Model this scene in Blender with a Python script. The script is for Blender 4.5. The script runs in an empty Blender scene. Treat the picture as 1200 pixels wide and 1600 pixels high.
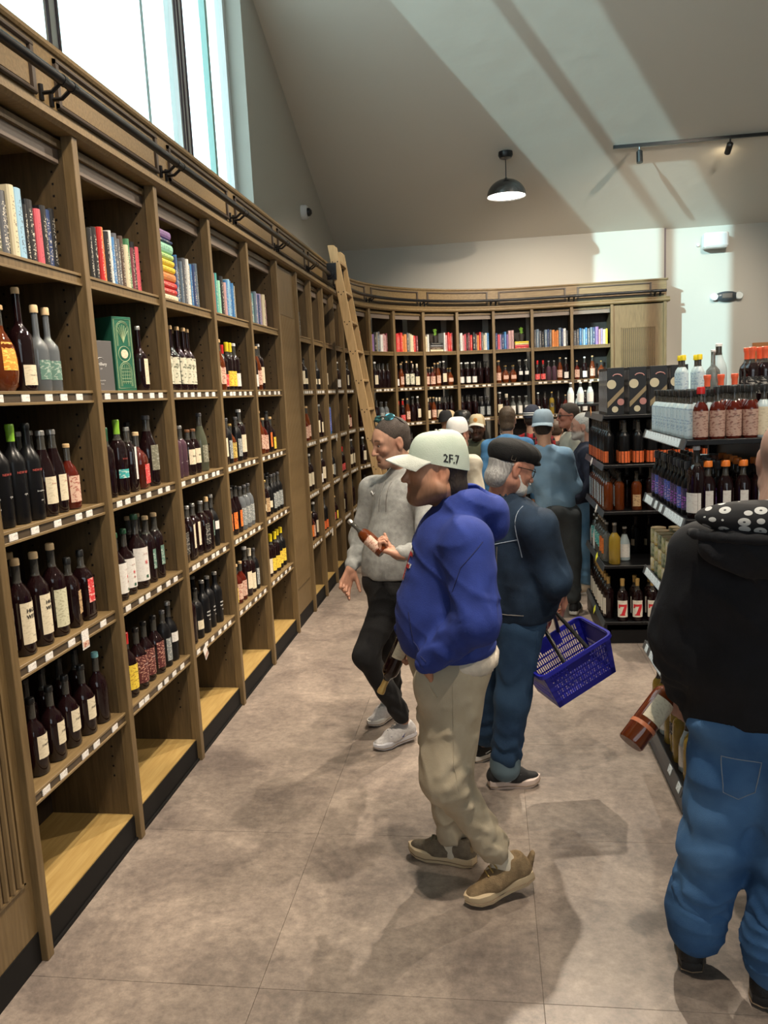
import bpy, bmesh, math, random
import numpy as np
from mathutils import Vector, Matrix
HAND_B = (.235, 3.62, .855)
rnd = random.Random(7)
PI = math.pi
S = bpy.context.scene
COL = S.collection

# ---------------------------------------------------------------- camera, world, sun, lights, exposure
cam_d = bpy.data.cameras.new('camera'); cam = bpy.data.objects.new('camera', cam_d); COL.objects.link(cam)
cam.matrix_world = Matrix(((0.99055634, 0.02774099, 0.13427056, 0), (0.12852618, 0.1531207, -0.97981379, 0),
                           (-0.04774061, 0.98781804, 0.14810923, 1.9), (0, 0, 0, 1)))
cam_d.sensor_width = 36; cam_d.lens = 1235 / 1600 * 36; cam_d.clip_start = .05; cam_d.clip_end = 200
S.camera = cam
S.view_settings.view_transform = 'Standard'; S.view_settings.look = 'None'
S.view_settings.gamma = 1; S.view_settings.use_curve_mapping = False
S.view_settings.exposure = 0.50
W = bpy.data.worlds.new('sky'); S.world = W; W.use_nodes = True
bg = W.node_tree.nodes['Background']; bg.inputs[0].default_value = (.80, .93, 1, 1); bg.inputs[1].default_value = 2.7

def lamp(kind, name, loc, target, energy, color, **kw):
    d = bpy.data.lights.new(name, kind); d.energy = energy; d.color = color
    for k, v in kw.items(): setattr(d, k, v)
    o = bpy.data.objects.new(name, d); COL.objects.link(o); o.location = loc
    v = Vector(target) - Vector(loc); o.rotation_euler = v.to_track_quat('-Z', 'Y').to_euler()
    return o
az, el = math.radians(33), math.radians(13.4)
sd = Vector((math.sin(az) * math.cos(el), math.cos(az) * math.cos(el), -math.sin(el)))
lamp('SUN', 'sun', (-8, -8, 9), Vector((-8, -8, 9)) + sd, 3.8, (.66, .93, 1.0), angle=math.radians(.6))
WARM = (1, .855, .68)
for i, (p, t, e) in enumerate([
        ((.6, 6.5, 5.0), (0, 4.0, 0), 560), ((.1, 1.5, 5.2), (0, 2.9, 0), 300), ((1.9, 5.4, 5.0), (0, 2.8, 0), 300),
        ((.35, 1.5, 5.2), (-1.75, 2.6, 1.2), 290), ((.35, 3.2, 5.2), (-1.75, 4.3, 1.2), 300), ((.5, 5.0, 5.2), (-1.75, 6.2, 1.2), 300),
        ((.7, 6.4, 4.9), (-1.3, 9.4, 1.6), 330), ((1.6, 7.6, 4.8), (.3, 11.3, 1.6), 480), ((3.0, 8, 4.8), (1.7, 11.3, 1.6), 340),
        ((2.2, 3.2, 5.0), (1.6, 6.6, .6), 240), ((3.2, 1.5, 5.0), (1.6, 3.4, .4), 200), ((1.6, 8.4, 4.8), (.4, 7.4, 0), 240)]):
    lamp('SPOT', 'ceiling_spot_light', p, t, e, WARM, spot_size=math.radians(62 if 2 < i < 8 else 84), spot_blend=.6, shadow_soft_size=.04)
lamp('AREA', 'added_front_fill', (1.5, -6.8, 3.2), (1, 6, 1.8), 100, (.82, .93, 1), shape='RECTANGLE', size=6, size_y=3.5)  # fill light added behind the camera to lift the room's ambient level

# ---------------------------------------------------------------- helpers
def tag(o, label=None, cat=None, group=None, kind=None):
    if label: o['label'] = label
    if cat: o['category'] = cat
    if group: o['group'] = group
    if kind: o['kind'] = kind
    return o
def empty(name, loc=(0, 0, 0), rz=0, label=None, cat=None, group=None, parent=None):
    o = bpy.data.objects.new(name, None); COL.objects.link(o); o.location = loc; o.rotation_euler = (0, 0, rz)
    o.empty_display_size = .05; o.parent = parent
    return tag(o, label, cat, group)
def link(name, me, parent=None, loc=None, rot=None, mats=None):
    o = bpy.data.objects.new(name, me); COL.objects.link(o); o.parent = parent
    if loc is not None: o.location = loc
    if rot is not None: o.rotation_euler = rot
    if mats:
        for i, m in enumerate(mats): o.material_slots[i].link = 'OBJECT'; o.material_slots[i].material = m
    return o
class MB:
    """collects boxes, lathes, tubes into one mesh"""
    def __init__(s): s.v = []; s.f = []; s.m = []
    def add(s, v, f, mi=0):
        n = len(s.v); s.v += [tuple(p) for p in v]; s.f += [tuple(i + n for i in q) for q in f]; s.m += [mi] * len(f); return s
    def box(s, x0, x1, y0, y1, z0, z1, mi=0, M=None):
        v = [(x, y, z) for z in (z0, z1) for y in (y0, y1) for x in (x0, x1)]
        if M is not None: v = [tuple(M @ Vector(p)) for p in v]
        return s.add(v, [(0, 2, 3, 1), (4, 5, 7, 6), (0, 1, 5, 4), (2, 6, 7, 3), (0, 4, 6, 2), (1, 3, 7, 5)], mi)
    def lathe(s, prof, n=16, mi=0, M=None, sq=None, sy=1, mis=None):
        v = []
        for k, (r, z) in enumerate(prof):
            p = sq[k] if sq else 2
            for i in range(n):
                a = 2 * PI * (i + .5) / n; c, d = math.cos(a), math.sin(a)
                q = 1 if p == 2 else (abs(c) ** p + abs(d) ** p) ** (-1 / p)
                v.append((r * c * q, r * d * q * sy, z))
        if M is not None: v = [tuple(M @ Vector(p)) for p in v]
        n0 = len(s.v); s.v += v
        for k in range(len(prof) - 1):
            for i in range(n):
                j = (i + 1) % n
                s.f.append((n0 + k * n + i, n0 + k * n + j, n0 + (k + 1) * n + j, n0 + (k + 1) * n + i)); s.m.append(mis[k] if mis else mi)
        s.f.append(tuple(n0 + i for i in reversed(range(n)))); s.m.append(mis[0] if mis else mi)
        s.f.append(tuple(n0 + (len(prof) - 1) * n + i for i in range(n))); s.m.append(mis[-1] if mis else mi)
        return s
    def tube(s, pts, r, n=8, mi=0):
        pts = [Vector(p) for p in pts]; v = []; up = Vector((0, 0, 1))
        for k, p in enumerate(pts):
            t = (pts[min(k + 1, len(pts) - 1)] - pts[max(k - 1, 0)]).normalized()
            u = up if abs(t.z) < .95 else Vector((0, 1, 0))
            a = t.cross(u).normalized(); b = a.cross(t)
            rr = r[k] if isinstance(r, (list, tuple)) else r
            for i in range(n):
                th = 2 * PI * i / n; v.append(tuple(p + a * (rr * math.cos(th)) + b * (rr * math.sin(th))))
        f = [(k * n + i, k * n + (i + 1) % n, (k + 1) * n + (i + 1) % n, (k + 1) * n + i) for k in range(len(pts) - 1) for i in range(n)]
        f += [tuple(reversed(range(n))), tuple((len(pts) - 1) * n + i for i in range(n))]
        return s.add(v, f, mi)
    def sweep(s, plan, prof, mi=0):
        """plan: list of (point, normal-to-room); prof: closed (out, z) polygon"""
        n = len(prof); v = []
        for (p, nn) in plan:
            for (o, z) in prof: v.append((p[0] + nn[0] * o, p[1] + nn[1] * o, z))
        f = [(k * n + i, (k + 1) * n + i, (k + 1) * n + (i + 1) % n, k * n + (i + 1) % n) for k in range(len(plan) - 1) for i in range(n)]
        f += [tuple(range(n)), tuple(reversed([(len(plan) - 1) * n + i for i in range(n)]))]
        return s.add(v, f, mi)
    def mesh(s, name, mats, smooth=False, bevel=0):
        me = bpy.data.meshes.new(name); me.from_pydata(s.v, [], s.f)
        for m in (mats if isinstance(mats, (list, tuple)) else [mats]): me.materials.append(m)
        me.polygons.foreach_set('material_index', s.m)
        bm = bmesh.new(); bm.from_mesh(me)
        if bevel: bmesh.ops.bevel(bm, geom=bm.edges[:], offset=bevel, segments=1, affect='EDGES')
        bmesh.ops.recalc_face_normals(bm, faces=bm.faces); bm.to_mesh(me); bm.free()
        if smooth:
            me.polygons.foreach_set('use_smooth', [True] * len(me.polygons)); me.set_sharp_from_angle(angle=math.radians(38))
        me.update(); return me
    def obj(s, name, mats, parent=None, loc=None, rot=None, smooth=False, bevel=0):
        return link(name, s.mesh(name, mats, smooth, bevel), parent, loc, rot)

# ---------------------------------------------------------------- materials
def nodes(name):
    m = bpy.data.materials.new(name); m.use_nodes = True; nt = m.node_tree
    return m, nt, nt.nodes['Principled BSDF']
def N(nt, t, **kw):
    n = nt.nodes.new(t)
    for k, v in kw.items():
        if k in n.inputs: n.inputs[k].default_value = v
        else: setattr(n, k, v)
    return n
def c4(c): return (*c, 1)
def mat(name, col, rough=.5, metal=0, col2=None, scale=30, detail=4, bump=0, bscale=None, stretch=None, coat=0, trans=0, emis=None, estr=1, sheen=0, spec=None, ramp=(.35, .65), ior=None, alpha=None):
    m, nt, b = nodes(name); L = nt.links
    b.inputs['Base Color'].default_value = c4(col); b.inputs['Roughness'].default_value = rough; b.inputs['Metallic'].default_value = metal
    b.inputs['Coat Weight'].default_value = coat; b.inputs['Transmission Weight'].default_value = trans
    if spec is not None: b.inputs['Specular IOR Level'].default_value = spec
    if ior: b.inputs['IOR'].default_value = ior
    if alpha is not None: b.inputs['Alpha'].default_value = alpha
    if sheen: b.inputs['Sheen Weight'].default_value = sheen
    if emis: b.inputs['Emission Color'].default_value = c4(emis); b.inputs['Emission Strength'].default_value = estr
    if col2 or bump:
        tc = N(nt, 'ShaderNodeTexCoord'); mp = N(nt, 'ShaderNodeMapping')
        if stretch: mp.inputs['Scale'].default_value = stretch
        L.new(tc.outputs['Object'], mp.inputs[0])
    if col2:
        no = N(nt, 'ShaderNodeTexNoise', Scale=scale, Detail=detail); L.new(mp.outputs[0], no.inputs['Vector'])
        r = N(nt, 'ShaderNodeValToRGB'); r.color_ramp.elements[0].position = ramp[0]; r.color_ramp.elements[1].position = ramp[1]
        r.color_ramp.elements[0].color = c4(col); r.color_ramp.elements[1].color = c4(col2)
        L.new(no.outputs[0], r.inputs[0]); L.new(r.outputs[0], b.inputs['Base Color'])
    if bump:
        n2 = N(nt, 'ShaderNodeTexNoise', Scale=bscale or scale, Detail=3.0); L.new(mp.outputs[0], n2.inputs['Vector'])
        bp = N(nt, 'ShaderNodeBump', Strength=bump, Distance=.01); L.new(n2.outputs[0], bp.inputs['Height']); L.new(bp.outputs[0], b.inputs['Normal'])
    return m
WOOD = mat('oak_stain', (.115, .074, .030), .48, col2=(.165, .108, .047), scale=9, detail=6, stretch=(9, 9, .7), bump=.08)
WOODS = mat('oak_stain_shaded', (.062, .040, .017), .5, col2=(.094, .061, .027), scale=9, detail=6, stretch=(9, 9, .7), bump=.08)  # same oak darkened: shade inside the bays is put into the colour
WOODH = mat('oak_stain_horizontal', (.15, .098, .042), .45, col2=(.21, .142, .064), scale=9, detail=6, stretch=(.7, 9, 9), bump=.06)
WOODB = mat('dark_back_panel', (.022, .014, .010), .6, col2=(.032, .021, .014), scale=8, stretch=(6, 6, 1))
BASEB = mat('honey_base_board', (.36, .23, .075), .4, col2=(.44, .30, .11), scale=7, detail=6, stretch=(.8, 9, 9))
KICK = mat('black_kick', (.008, .0075, .0075), .6, spec=.15)
METB = mat('black_metal', (.02, .02, .022), .32, metal=.6)
STEEL = mat('brushed_grey', (.20, .19, .18), .4, metal=.8)
CHROME = mat('chrome', (.6, .6, .6), .15, metal=1)
TAGW = mat('price_paper', (.82, .79, .74), .5, col2=(.55, .52, .5), scale=160, ramp=(.45, .62))
PAINT = mat('warm_grey_paint', (.53, .485, .42), .75, bump=.05, bscale=60)
PAINTW = mat('pale_wall_paint', (.50, .475, .425), .75, bump=.05, bscale=60)
CEIL = mat('ceiling_paint', (.72, .67, .59), .8, bump=.5, bscale=3.5)
WHITE = mat('white_plastic', (.8, .8, .8), .35)
FRAMEW = mat('white_window_frame', (.75, .76, .75), .4)
LINER = mat('dark_window_bead', (.10, .07, .09), .5)
BLACKP = mat('black_plastic', (.012, .012, .013), .35)

# ---------------------------------------------------------------- structure
def struct(name, mb, m, **k):
    o = mb.obj(name, m, **k); o['kind'] = 'structure'; return o
XW, YW, SL, Z0 = -2.12, 11.75, .452, 3.97
def zc(y): return Z0 + SL * (YW - y)
RY = 1.5    # ridge
fl = MB().box(-2.6, 7.2, -8, 12.2, -.2, -.006); floor = struct('floor', fl, mat('floor_joint', (.22, .19, .165), .8))
def floor_mat():
    m, nt, b = nodes('mottled_concrete_tile'); L = nt.links
    g = N(nt, 'ShaderNodeNewGeometry'); oi = N(nt, 'ShaderNodeObjectInfo')
    n1 = N(nt, 'ShaderNodeTexNoise', Scale=2.4, Detail=9.0, Roughness=.68, Distortion=.6); L.new(g.outputs['Position'], n1.inputs['Vector'])
    n2 = N(nt, 'ShaderNodeTexNoise', Scale=24.0, Detail=9.0, Roughness=.8); mp = N(nt, 'ShaderNodeMapping'); mp.inputs['Scale'].default_value = (.95, 1.1, 1)
    L.new(g.outputs['Position'], mp.inputs[0]); L.new(mp.outputs[0], n2.inputs['Vector'])
    r1 = N(nt, 'ShaderNodeValToRGB'); e = r1.color_ramp.elements
    e[0].position = .33; e[0].color = (.175, .145, .13, 1); e[1].position = .68; e[1].color = (.40, .335, .285, 1)
    r2 = N(nt, 'ShaderNodeValToRGB'); e = r2.color_ramp.elements
    e[0].position = .34; e[0].color = (.58, .57, .57, 1); e[1].position = .70; e[1].color = (1.2, 1.17, 1.12, 1)
    L.new(n1.outputs[0], r1.inputs[0]); L.new(n2.outputs[0], r2.inputs[0])
    mx = N(nt, 'ShaderNodeMix', data_type='RGBA', blend_type='MULTIPLY'); mx.inputs[0].default_value = 1
    L.new(r1.outputs[0], mx.inputs[6]); L.new(r2.outputs[0], mx.inputs[7])
    hs = N(nt, 'ShaderNodeHueSaturation'); ml = N(nt, 'ShaderNodeMapRange'); ml.inputs[3].default_value = .94; ml.inputs[4].default_value = 1.05
    L.new(oi.outputs['Random'], ml.inputs[0]); L.new(ml.outputs[0], hs.inputs['Value']); L.new(mx.outputs[2], hs.inputs['Color'])
    L.new(hs.outputs[0], b.inputs['Base Color'])
    b.inputs['Roughness'].default_value = .36; b.inputs['Specular IOR Level'].default_value = .45
    bp = N(nt, 'ShaderNodeBump', Strength=.12, Distance=.004); L.new(n2.outputs[0], bp.inputs['Height']); L.new(bp.outputs[0], b.inputs['Normal'])
    return m
FM = floor_mat()
TX, TY = .914, .915
tile = MB().box(.0006, TX - .0006, .0006, TY - .0006, -.006, 0).mesh('floor_tile', FM, bevel=.0006)
for i in range(-3, 7):
    for j in range(-3, 12):
        o = link('floor_tile', tile, floor, (.12 + i * TX, 2.24 + j * TY - (.45 if 0 else 0), 0))
# ceiling: two slopes meeting at a ridge behind the camera's head
struct('ceiling', MB().add([(-2.7, YW + .5, zc(YW + .5)), (7.2, YW + .5, zc(YW + .5)), (7.2, RY, zc(RY)), (-2.7, RY, zc(RY)), (7.2, -8, zc(RY) - SL * (RY + 8)), (-2.7, -8, zc(RY) - SL * (RY + 8)),
      (-2.7, YW + .5, zc(YW + .5) + .2), (7.2, YW + .5, zc(YW + .5) + .2), (7.2, RY, zc(RY) + .2), (-2.7, RY, zc(RY) + .2), (7.2, -8, zc(RY) - SL * (RY + 8) + .2), (-2.7, -8, zc(RY) - SL * (RY + 8) + .2)],
      [(0, 1, 2, 3), (3, 2, 4, 5), (6, 9, 8, 7), (9, 11, 10, 8), (0, 6, 7, 1), (1, 7, 8, 2), (2, 8, 10, 4), (4, 10, 11, 5), (5, 11, 9, 3), (3, 9, 6, 0)]), CEIL)
def gable(y0, y1, zb, zt0, zt1, x0, x1):
    return ([(x, y, z) for x in (x0, x1) for (y, z) in ((y0, zb), (y1, zb), (y1, zt1), (y0, zt0))],
            [(0, 1, 2, 3), (4, 7, 6, 5), (0, 4, 5, 1), (1, 5, 6, 2), (2, 6, 7, 3), (3, 7, 4, 0)])
W0, W1, SILL = 2.95, 7.54, 3.12
TOP = .02
wl = MB()
wl.add(*gable(W1, 12.2, -.1, zc(W1) + .1, zc(12.2) + .1, XW - .24, XW))
wl.add(*gable(W0, W1, -.1, SILL, SILL, XW - .24, XW))
wl.add(*gable(RY, W0, -.1, zc(RY) + .1, zc(W0) + .1, XW - .24, XW))
wl.add(*gable(-8, RY, -.1, zc(RY) - SL * (RY + 8) + .1, zc(RY) + .1, XW - .24, XW))
struct('wall_left', wl, PAINTW)
wb = MB().box(XW - .3, 2.47, YW, YW + .3, -.1, 4.3).box(2.495, 7.2, YW + .04, YW + .3, -.1, 4.3)
struct('wall_back', wb, PAINTW)
struct('trim_1', MB().box(2.472, 2.494, YW + .012, YW + .05, 0, Z0), LINER)
wr = MB(); wr.add(*gable(RY, 12.2, -.1, zc(RY) + .1, zc(12.2) + .1, 7.0, 7.2)); wr.add(*gable(-8, RY, -.1, zc(RY) - SL * (RY + 8) + .1, zc(RY) + .1, 7.0, 7.2))
struct('wall_right', wr, PAINTW)
struct('wall_front', MB().box(-2.6, 7.2, -8.2, -7.9, -.1, 4.2), PAINTW)
# slab added outside the window to keep sun out of the far pane
struct('sun_blocker', MB().box(-7.5, XW - .235, 5.78, 5.83, 0, 9.0), mat('sun_blocker_white', (.82, .84, .84), .8))
# window in the gable: mullions and glass
gx = XW - .19
wf = MB()
for y0, y1 in ((W0, W0 + .07), (4.27, 4.43), (6.20, 6.42), (W1 - .07, W1)):
    wf.box(gx - .03, gx + .04, y0, y1, SILL, zc(y1) + .02)
wf.box(gx - .03, gx + .04, W0, W1, SILL, SILL + .07)
win = struct('window_1', wf, FRAMEW)
for y in (4.305, 4.40, 6.235, 6.30, 6.385):
    MB().box(gx + .04, gx + .048, y - .009, y + .009, SILL + .07, zc(y)).obj('glazing_bead', LINER, win)
MB().box(gx + .0, gx + .05, 6.93, 6.985, SILL + .07, zc(7)).obj('sash_stile', mat('pale_green_frame', (.42, .70, .66), .4), win)
gm = mat('window_glass', (.94, 1, 1), .0, trans=1, ior=1.45)
def thin_glass():
    m, nt, b = nodes('thin_window_glass'); L = nt.links
    t = N(nt, 'ShaderNodeBsdfTransparent', Color=(.93, 1, .99, 1)); g = N(nt, 'ShaderNodeBsdfGlossy', Roughness=.02)
    mx = N(nt, 'ShaderNodeMixShader'); mx.inputs[0].default_value = .05
    L.new(t.outputs[0], mx.inputs[1]); L.new(g.outputs[0], mx.inputs[2]); L.new(mx.outputs[0], nt.nodes['Material Output'].inputs[0]); return m
TG = thin_glass()
for a, b_ in ((W0 + .07, 4.27), (4.43, 6.20), (6.42, W1 - .07)):
    MB().add(*gable(a, b_, SILL + .05, zc(a), zc(b_), gx, gx + .008)).obj('glass_pane', TG, win)

# ---------------------------------------------------------------- bookcase plan curve
RA, CXA, CYA = 2.25, .65, 9.1
LARC = RA * PI / 2
def plan(s):
    """front line of the bookcase -> (point, unit normal into the room)"""
    if s < CYA: return (CXA - RA, s), (1, 0)
    t = (s - CYA) / RA
    if s < CYA + LARC: return (CXA - RA * math.cos(t), CYA + RA * math.sin(t)), (math.cos(t), -math.sin(t))
    return (CXA + s - CYA - LARC, CYA + RA), (0, -1)
def path(s0, s1, n):
    return [plan(s0 + (s1 - s0) * i / n) for i in range(n + 1)]
def segs(s0, s1): return max(1, int((s1 - s0) / .12)) if s1 > CYA else 1
SHZ = [.59, 1.045, 1.505, 1.965]; BKZ = 2.425; DEP = .392
END = 14.38
NEARS = [.02, .80, 1.57, 2.33, 3.09, 3.85, 4.60, 5.34, 6.10]
CHAN = mat('brown_price_channel', (.07, .05, .032), .35)
BAYS = []
ORD = ['', 'first', 'second', 'third', 'fourth', 'fifth', 'sixth', 'seventh', 'eighth', 'ninth', 'tenth', 'eleventh', 'twelfth', 'thirteenth', 'fourteenth', 'fifteenth', 'sixteenth', 'seventeenth', 'eighteenth', 'nineteenth', 'twentieth']
def bay_frame(s0, s1):
    p0, p1 = Vector(plan(s0)[0]), Vector(plan(s1)[0]); d = p1 - p0
    return p0, math.atan2(d.y, d.x), d.length
def stile(mb, x): mb.box(x - .02, x + .02, -.028, .02, 0, 2.95)
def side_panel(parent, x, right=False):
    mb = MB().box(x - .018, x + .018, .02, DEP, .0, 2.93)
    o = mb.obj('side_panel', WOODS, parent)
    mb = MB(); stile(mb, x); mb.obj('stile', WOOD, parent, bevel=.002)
    return o
def peg_holes(parent, x):
    mb = MB()
    for z in np.arange(.3, 2.9, .045):
        if min(abs(z - q) for q in SHZ + [BKZ]) > .05:
            for y in (.07, .33): mb.box(x - .0012, x, y - .004, y + .004, z - .004, z + .004)
    o = mb.obj('peg_holes', KICK, parent); o['kind'] = 'stuff'; return o
tagmesh = MB().box(-.024, .024, -.0045, 0, -.0125, .0125).mesh('price_tag', TAGW, bevel=.001)
def shelf(parent, w, z, book=False, tags=0):
    mb = MB()
    mb.box(.02, w - .02, .0, DEP - .01, z - .022, z)
    mb.box(.02, w - .02, -.012, .004, z - .046, z - .036).box(.02, w - .02, -.012, .004, z - .008, z + .003).box(.02, w - .02, -.004, .004, z - .036, z - .008)
    o = mb.obj('shelf', WOODH, parent, bevel=.0012)
    MB().box(.022, w - .022, -.0065, -.004, z - .035, z - .009).obj('price_channel', CHAN if not book else WOOD, o)
    n = tags
    for k in range(n):
        x = .06 + (w - .12) * (k + .5 + rnd.uniform(-.25, .25)) / n
        link('price_tag', tagmesh, o, (x, -.0068, z - .022))
    return o
def bay(s0, s1, name, label, tags=5, holes=True, rshare=False):
    p0, rz, w = bay_frame(s0, s1)
    r = empty('bookcase_bay', (p0.x, p0.y, 0), rz, label, 'bookcase', 'open bays of the wall bookcase')
    side_panel(r, 0)
    if rshare: side_panel(r, w)
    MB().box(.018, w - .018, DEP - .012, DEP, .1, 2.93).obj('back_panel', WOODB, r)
    MB().box(.018, w - .018, .02, DEP - .012, 2.90, 2.93).obj('top_panel', WOOD, r)
    MB().box(.02, w - .02, .035, .055, 2.845, 2.90).obj('valance', STEEL2, r, bevel=.002)
    MB().box(.018, w - .018, .002, DEP - .012, .095, .118).obj('base_shelf', BASEB, r)
    MB().box(.018, w - .018, -.004, .002, .0, .112).box(.018, w - .018, -.012, -.004, 0, .012).obj('kick_board', KICK, r)
    for z in SHZ: shelf(r, w, z, False, tags)
    shelf(r, w, BKZ, True, 0)
    if holes: peg_holes(r, w - .018)
    BAYS.append(dict(name=name, s0=s0, s1=s1, p=p0, rz=rz, w=w)); return r
STEEL2 = mat('taupe_valance', (.16, .125, .10), .5)
FLB = mat('flute_painted_shadow', (.045, .028, .014), .6)  # dark colour stands in for the shade between the reeds
def fluted(s0, s1, name, label, z0, z1, mg=.13, both=False):
    p0, rz, w = bay_frame(s0, s1)
    r = empty('fluted_panel_bay', (p0.x, p0.y, 0), rz, label, 'cabinet', None)
    side_panel(r, 0)
    if both: side_panel(r, w)
    MB().box(.018, w - .018, .0, .03, .112, 2.93).obj('front_panel', WOOD, r)
    MB().box(.018, w - .018, -.004, .0, .0, .112).obj('kick_board', KICK, r)
    n = 17; fw = w - 2 * mg; a = mg
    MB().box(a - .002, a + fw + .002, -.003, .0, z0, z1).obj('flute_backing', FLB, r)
    rr_ = fw / n * .37; reed = MB().lathe([(rr_, z0), (rr_, z1)], 8, sy=1.1).mesh('reed', WOOD, smooth=True)
    for k in range(n):
        link('reed', reed, r, (a + fw * (k + .5) / n, 0, 0))
    mb = MB()
    mb.box(a - .012, a - .002, -.010, .0, z0 - .01, z1 + .01).box(a + fw + .002, a + fw + .012, -.010, .0, z0 - .01, z1 + .01).box(a - .012, a + fw + .012, -.010, 0, z1 + .002, z1 + .012).box(a - .012, a + fw + .012, -.010, 0, z0 - .012, z0 - .002)
    mb.obj('panel_moulding', WOOD, r)
    return r
for i in (0, 1):
    bay(NEARS[i], NEARS[i + 1], 'x', ['bookcase bay beside the camera, out of frame', 'oak bookcase bay left of the near fluted panel'][i], tags=0, holes=False)
fluted(NEARS[2], NEARS[3], 'n', 'fluted oak panel cabinet at the near left edge of the bookcase wall', .33, 2.55, .075)
LN = ['nearest bay', 'second bay', 'third bay', 'fourth bay', 'fifth bay']
LL = ['nearest open oak bookcase bay with blue books and black matte bottles', 'second oak bay from the left with green gift box and yellow book',
      'third oak bay with a rainbow stack of lying books', 'fourth oak bay with teal and red books over orange labelled bottles', 'fifth oak bay just left of the tall fluted panel']
for i in range(5):
    bay(NEARS[3 + i], NEARS[4 + i], LN[i], LL[i], tags=[5, 6, 6, 6, 5][i])
fluted(6.10, 6.73, 'f', 'tall fluted oak panel between the fifth bay and the narrow bays', .35, 2.55, .08)
STL = [6.73 + .535 * k for k in range(14)]
for k in range(13):
    if k < 6: nm = 'narrow bay %s past the fluted panel' % ORD[k + 1]; nm2 = ORD[k + 1] + ' narrow bay'
    else: nm2 = ORD[k - 5] + ' curved bay'
    bay(STL[k], STL[k + 1], nm2, 'oak bookcase bay, ' + nm2 + (' counted from the ladder' if k >= 6 else ' on the left wall'), tags=5, holes=False)
fluted(STL[13], END, 'e', 'sunlit fluted oak panel at the right end of the curved bookcase', .4, 2.62, both=True)
p0, rz, w = bay_frame(STL[13], END)
e_ = MB().box(-.02 + w, w + .0, .03, .40, 0, 2.95).obj('end_panel', WOOD, None)
e_.location = (p0.x, p0.y, 0); e_.rotation_euler = (0, 0, rz); tag(e_, 'plain oak end board closing the curved bookcase by the pale wall', 'panel')
# ---- cornice, swept along the whole front
cor = empty('cornice', (-1.6, 2.3, 2.95), 0, 'oak cornice running along the top of the curved bookcase', 'cornice')
def cpart(name, prof, s0, s1, m, n=None, parent=cor):
    mb = MB(); pts = []
    if s0 < CYA: pts += [plan(s0)]; a = CYA
    else: a = s0
    if s1 > CYA: pts += path(a, s1, 44) if s1 - a > 1.5 else path(a, s1, 10)
    else: pts += [plan(s1)]
    mb.sweep(pts, prof); o = mb.obj(name, m, None)
    o.parent = parent; o.matrix_parent_inverse = Matrix.Translation(-Vector(cor.location)); return o
E2 = END + .06
cpart('lip_moulding', [(-.42, 2.945), (.035, 2.945), (.05, 2.96), (.05, 2.985), (.02, 3.0), (.02, 3.01), (-.42, 3.01)], 0, E2, WOODH)
cpart('frieze_board', [(-.40, 3.01), (.008, 3.01), (.008, 3.225), (-.40, 3.225)], 0, END + .02, WOODH)
cpart('cap_moulding', [(-.5, 3.225), (.016, 3.225), (.022, 3.235), (.022, 3.25), (-.5, 3.25)], 0, E2 - .02, WOODH)
GAPS = [.8, 1.87, 2.94, 4.02, 5.10, 6.16, 7.23, 8.58, 9.94, 11.01, 12.08, 13.15, 14.28]
FD = mat('dark_moulding', (.06, .043, .032), .4)
for a, b_ in zip(GAPS[:-1], GAPS[1:]):
    a += .075; b_ -= .075
    f = cpart('raised_panel', [(.008, 3.052), (.013, 3.052), (.013, 3.19), (.008, 3.19)], a + .03, b_ - .03, WOODH)
    for z in (3.035, 3.195):
        cpart('panel_moulding', [(.008, z - .006), (.016, z - .010), (.024, z - .004), (.024, z + .006), (.012, z + .012), (.008, z + .012)], a, b_, FD)
    for q in (a, b_ - .022):
        cpart('panel_moulding', [(.008, 3.028), (.022, 3.028), (.022, 3.204), (.008, 3.204)], q, q + .022, FD)
# ---- ladder rail
rail = empty('ladder_rail', (-1.5, 2.3, 3.08), 0, 'black metal ladder rail on brackets along the bookcase cornice', 'rail')
def rpt(s, o=.1, z=3.08): p, n = plan(s); return (p[0] + n[0] * o, p[1] + n[1] * o, z)
mb = MB().tube([rpt(.02), rpt(4)] + [rpt(s) for s in np.linspace(8.4, END, 70)], .019, 10)
o = mb.obj('rail_tube', METB, None, smooth=True); o.parent = rail; o.matrix_parent_inverse = Matrix.Translation(-Vector(rail.location))
for s in GAPS:
    for ds in (-.035, .035):
        mb = MB().tube([rpt(s + ds, .012, 3.045), rpt(s + ds, .055, 3.045), rpt(s + ds, .095, 3.075)], .0075, 6).tube([rpt(s + ds, .012, 3.02), rpt(s + ds, .012, 3.075)], .011, 6)
        mb.tube([rpt(s + ds - .012, .1, 3.08), rpt(s + ds + .012, .1, 3.08)], .021, 10)
        o = mb.obj('rail_bracket', METB, None); o.parent = rail; o.matrix_parent_inverse = Matrix.Translation(-Vector(rail.location))
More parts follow.
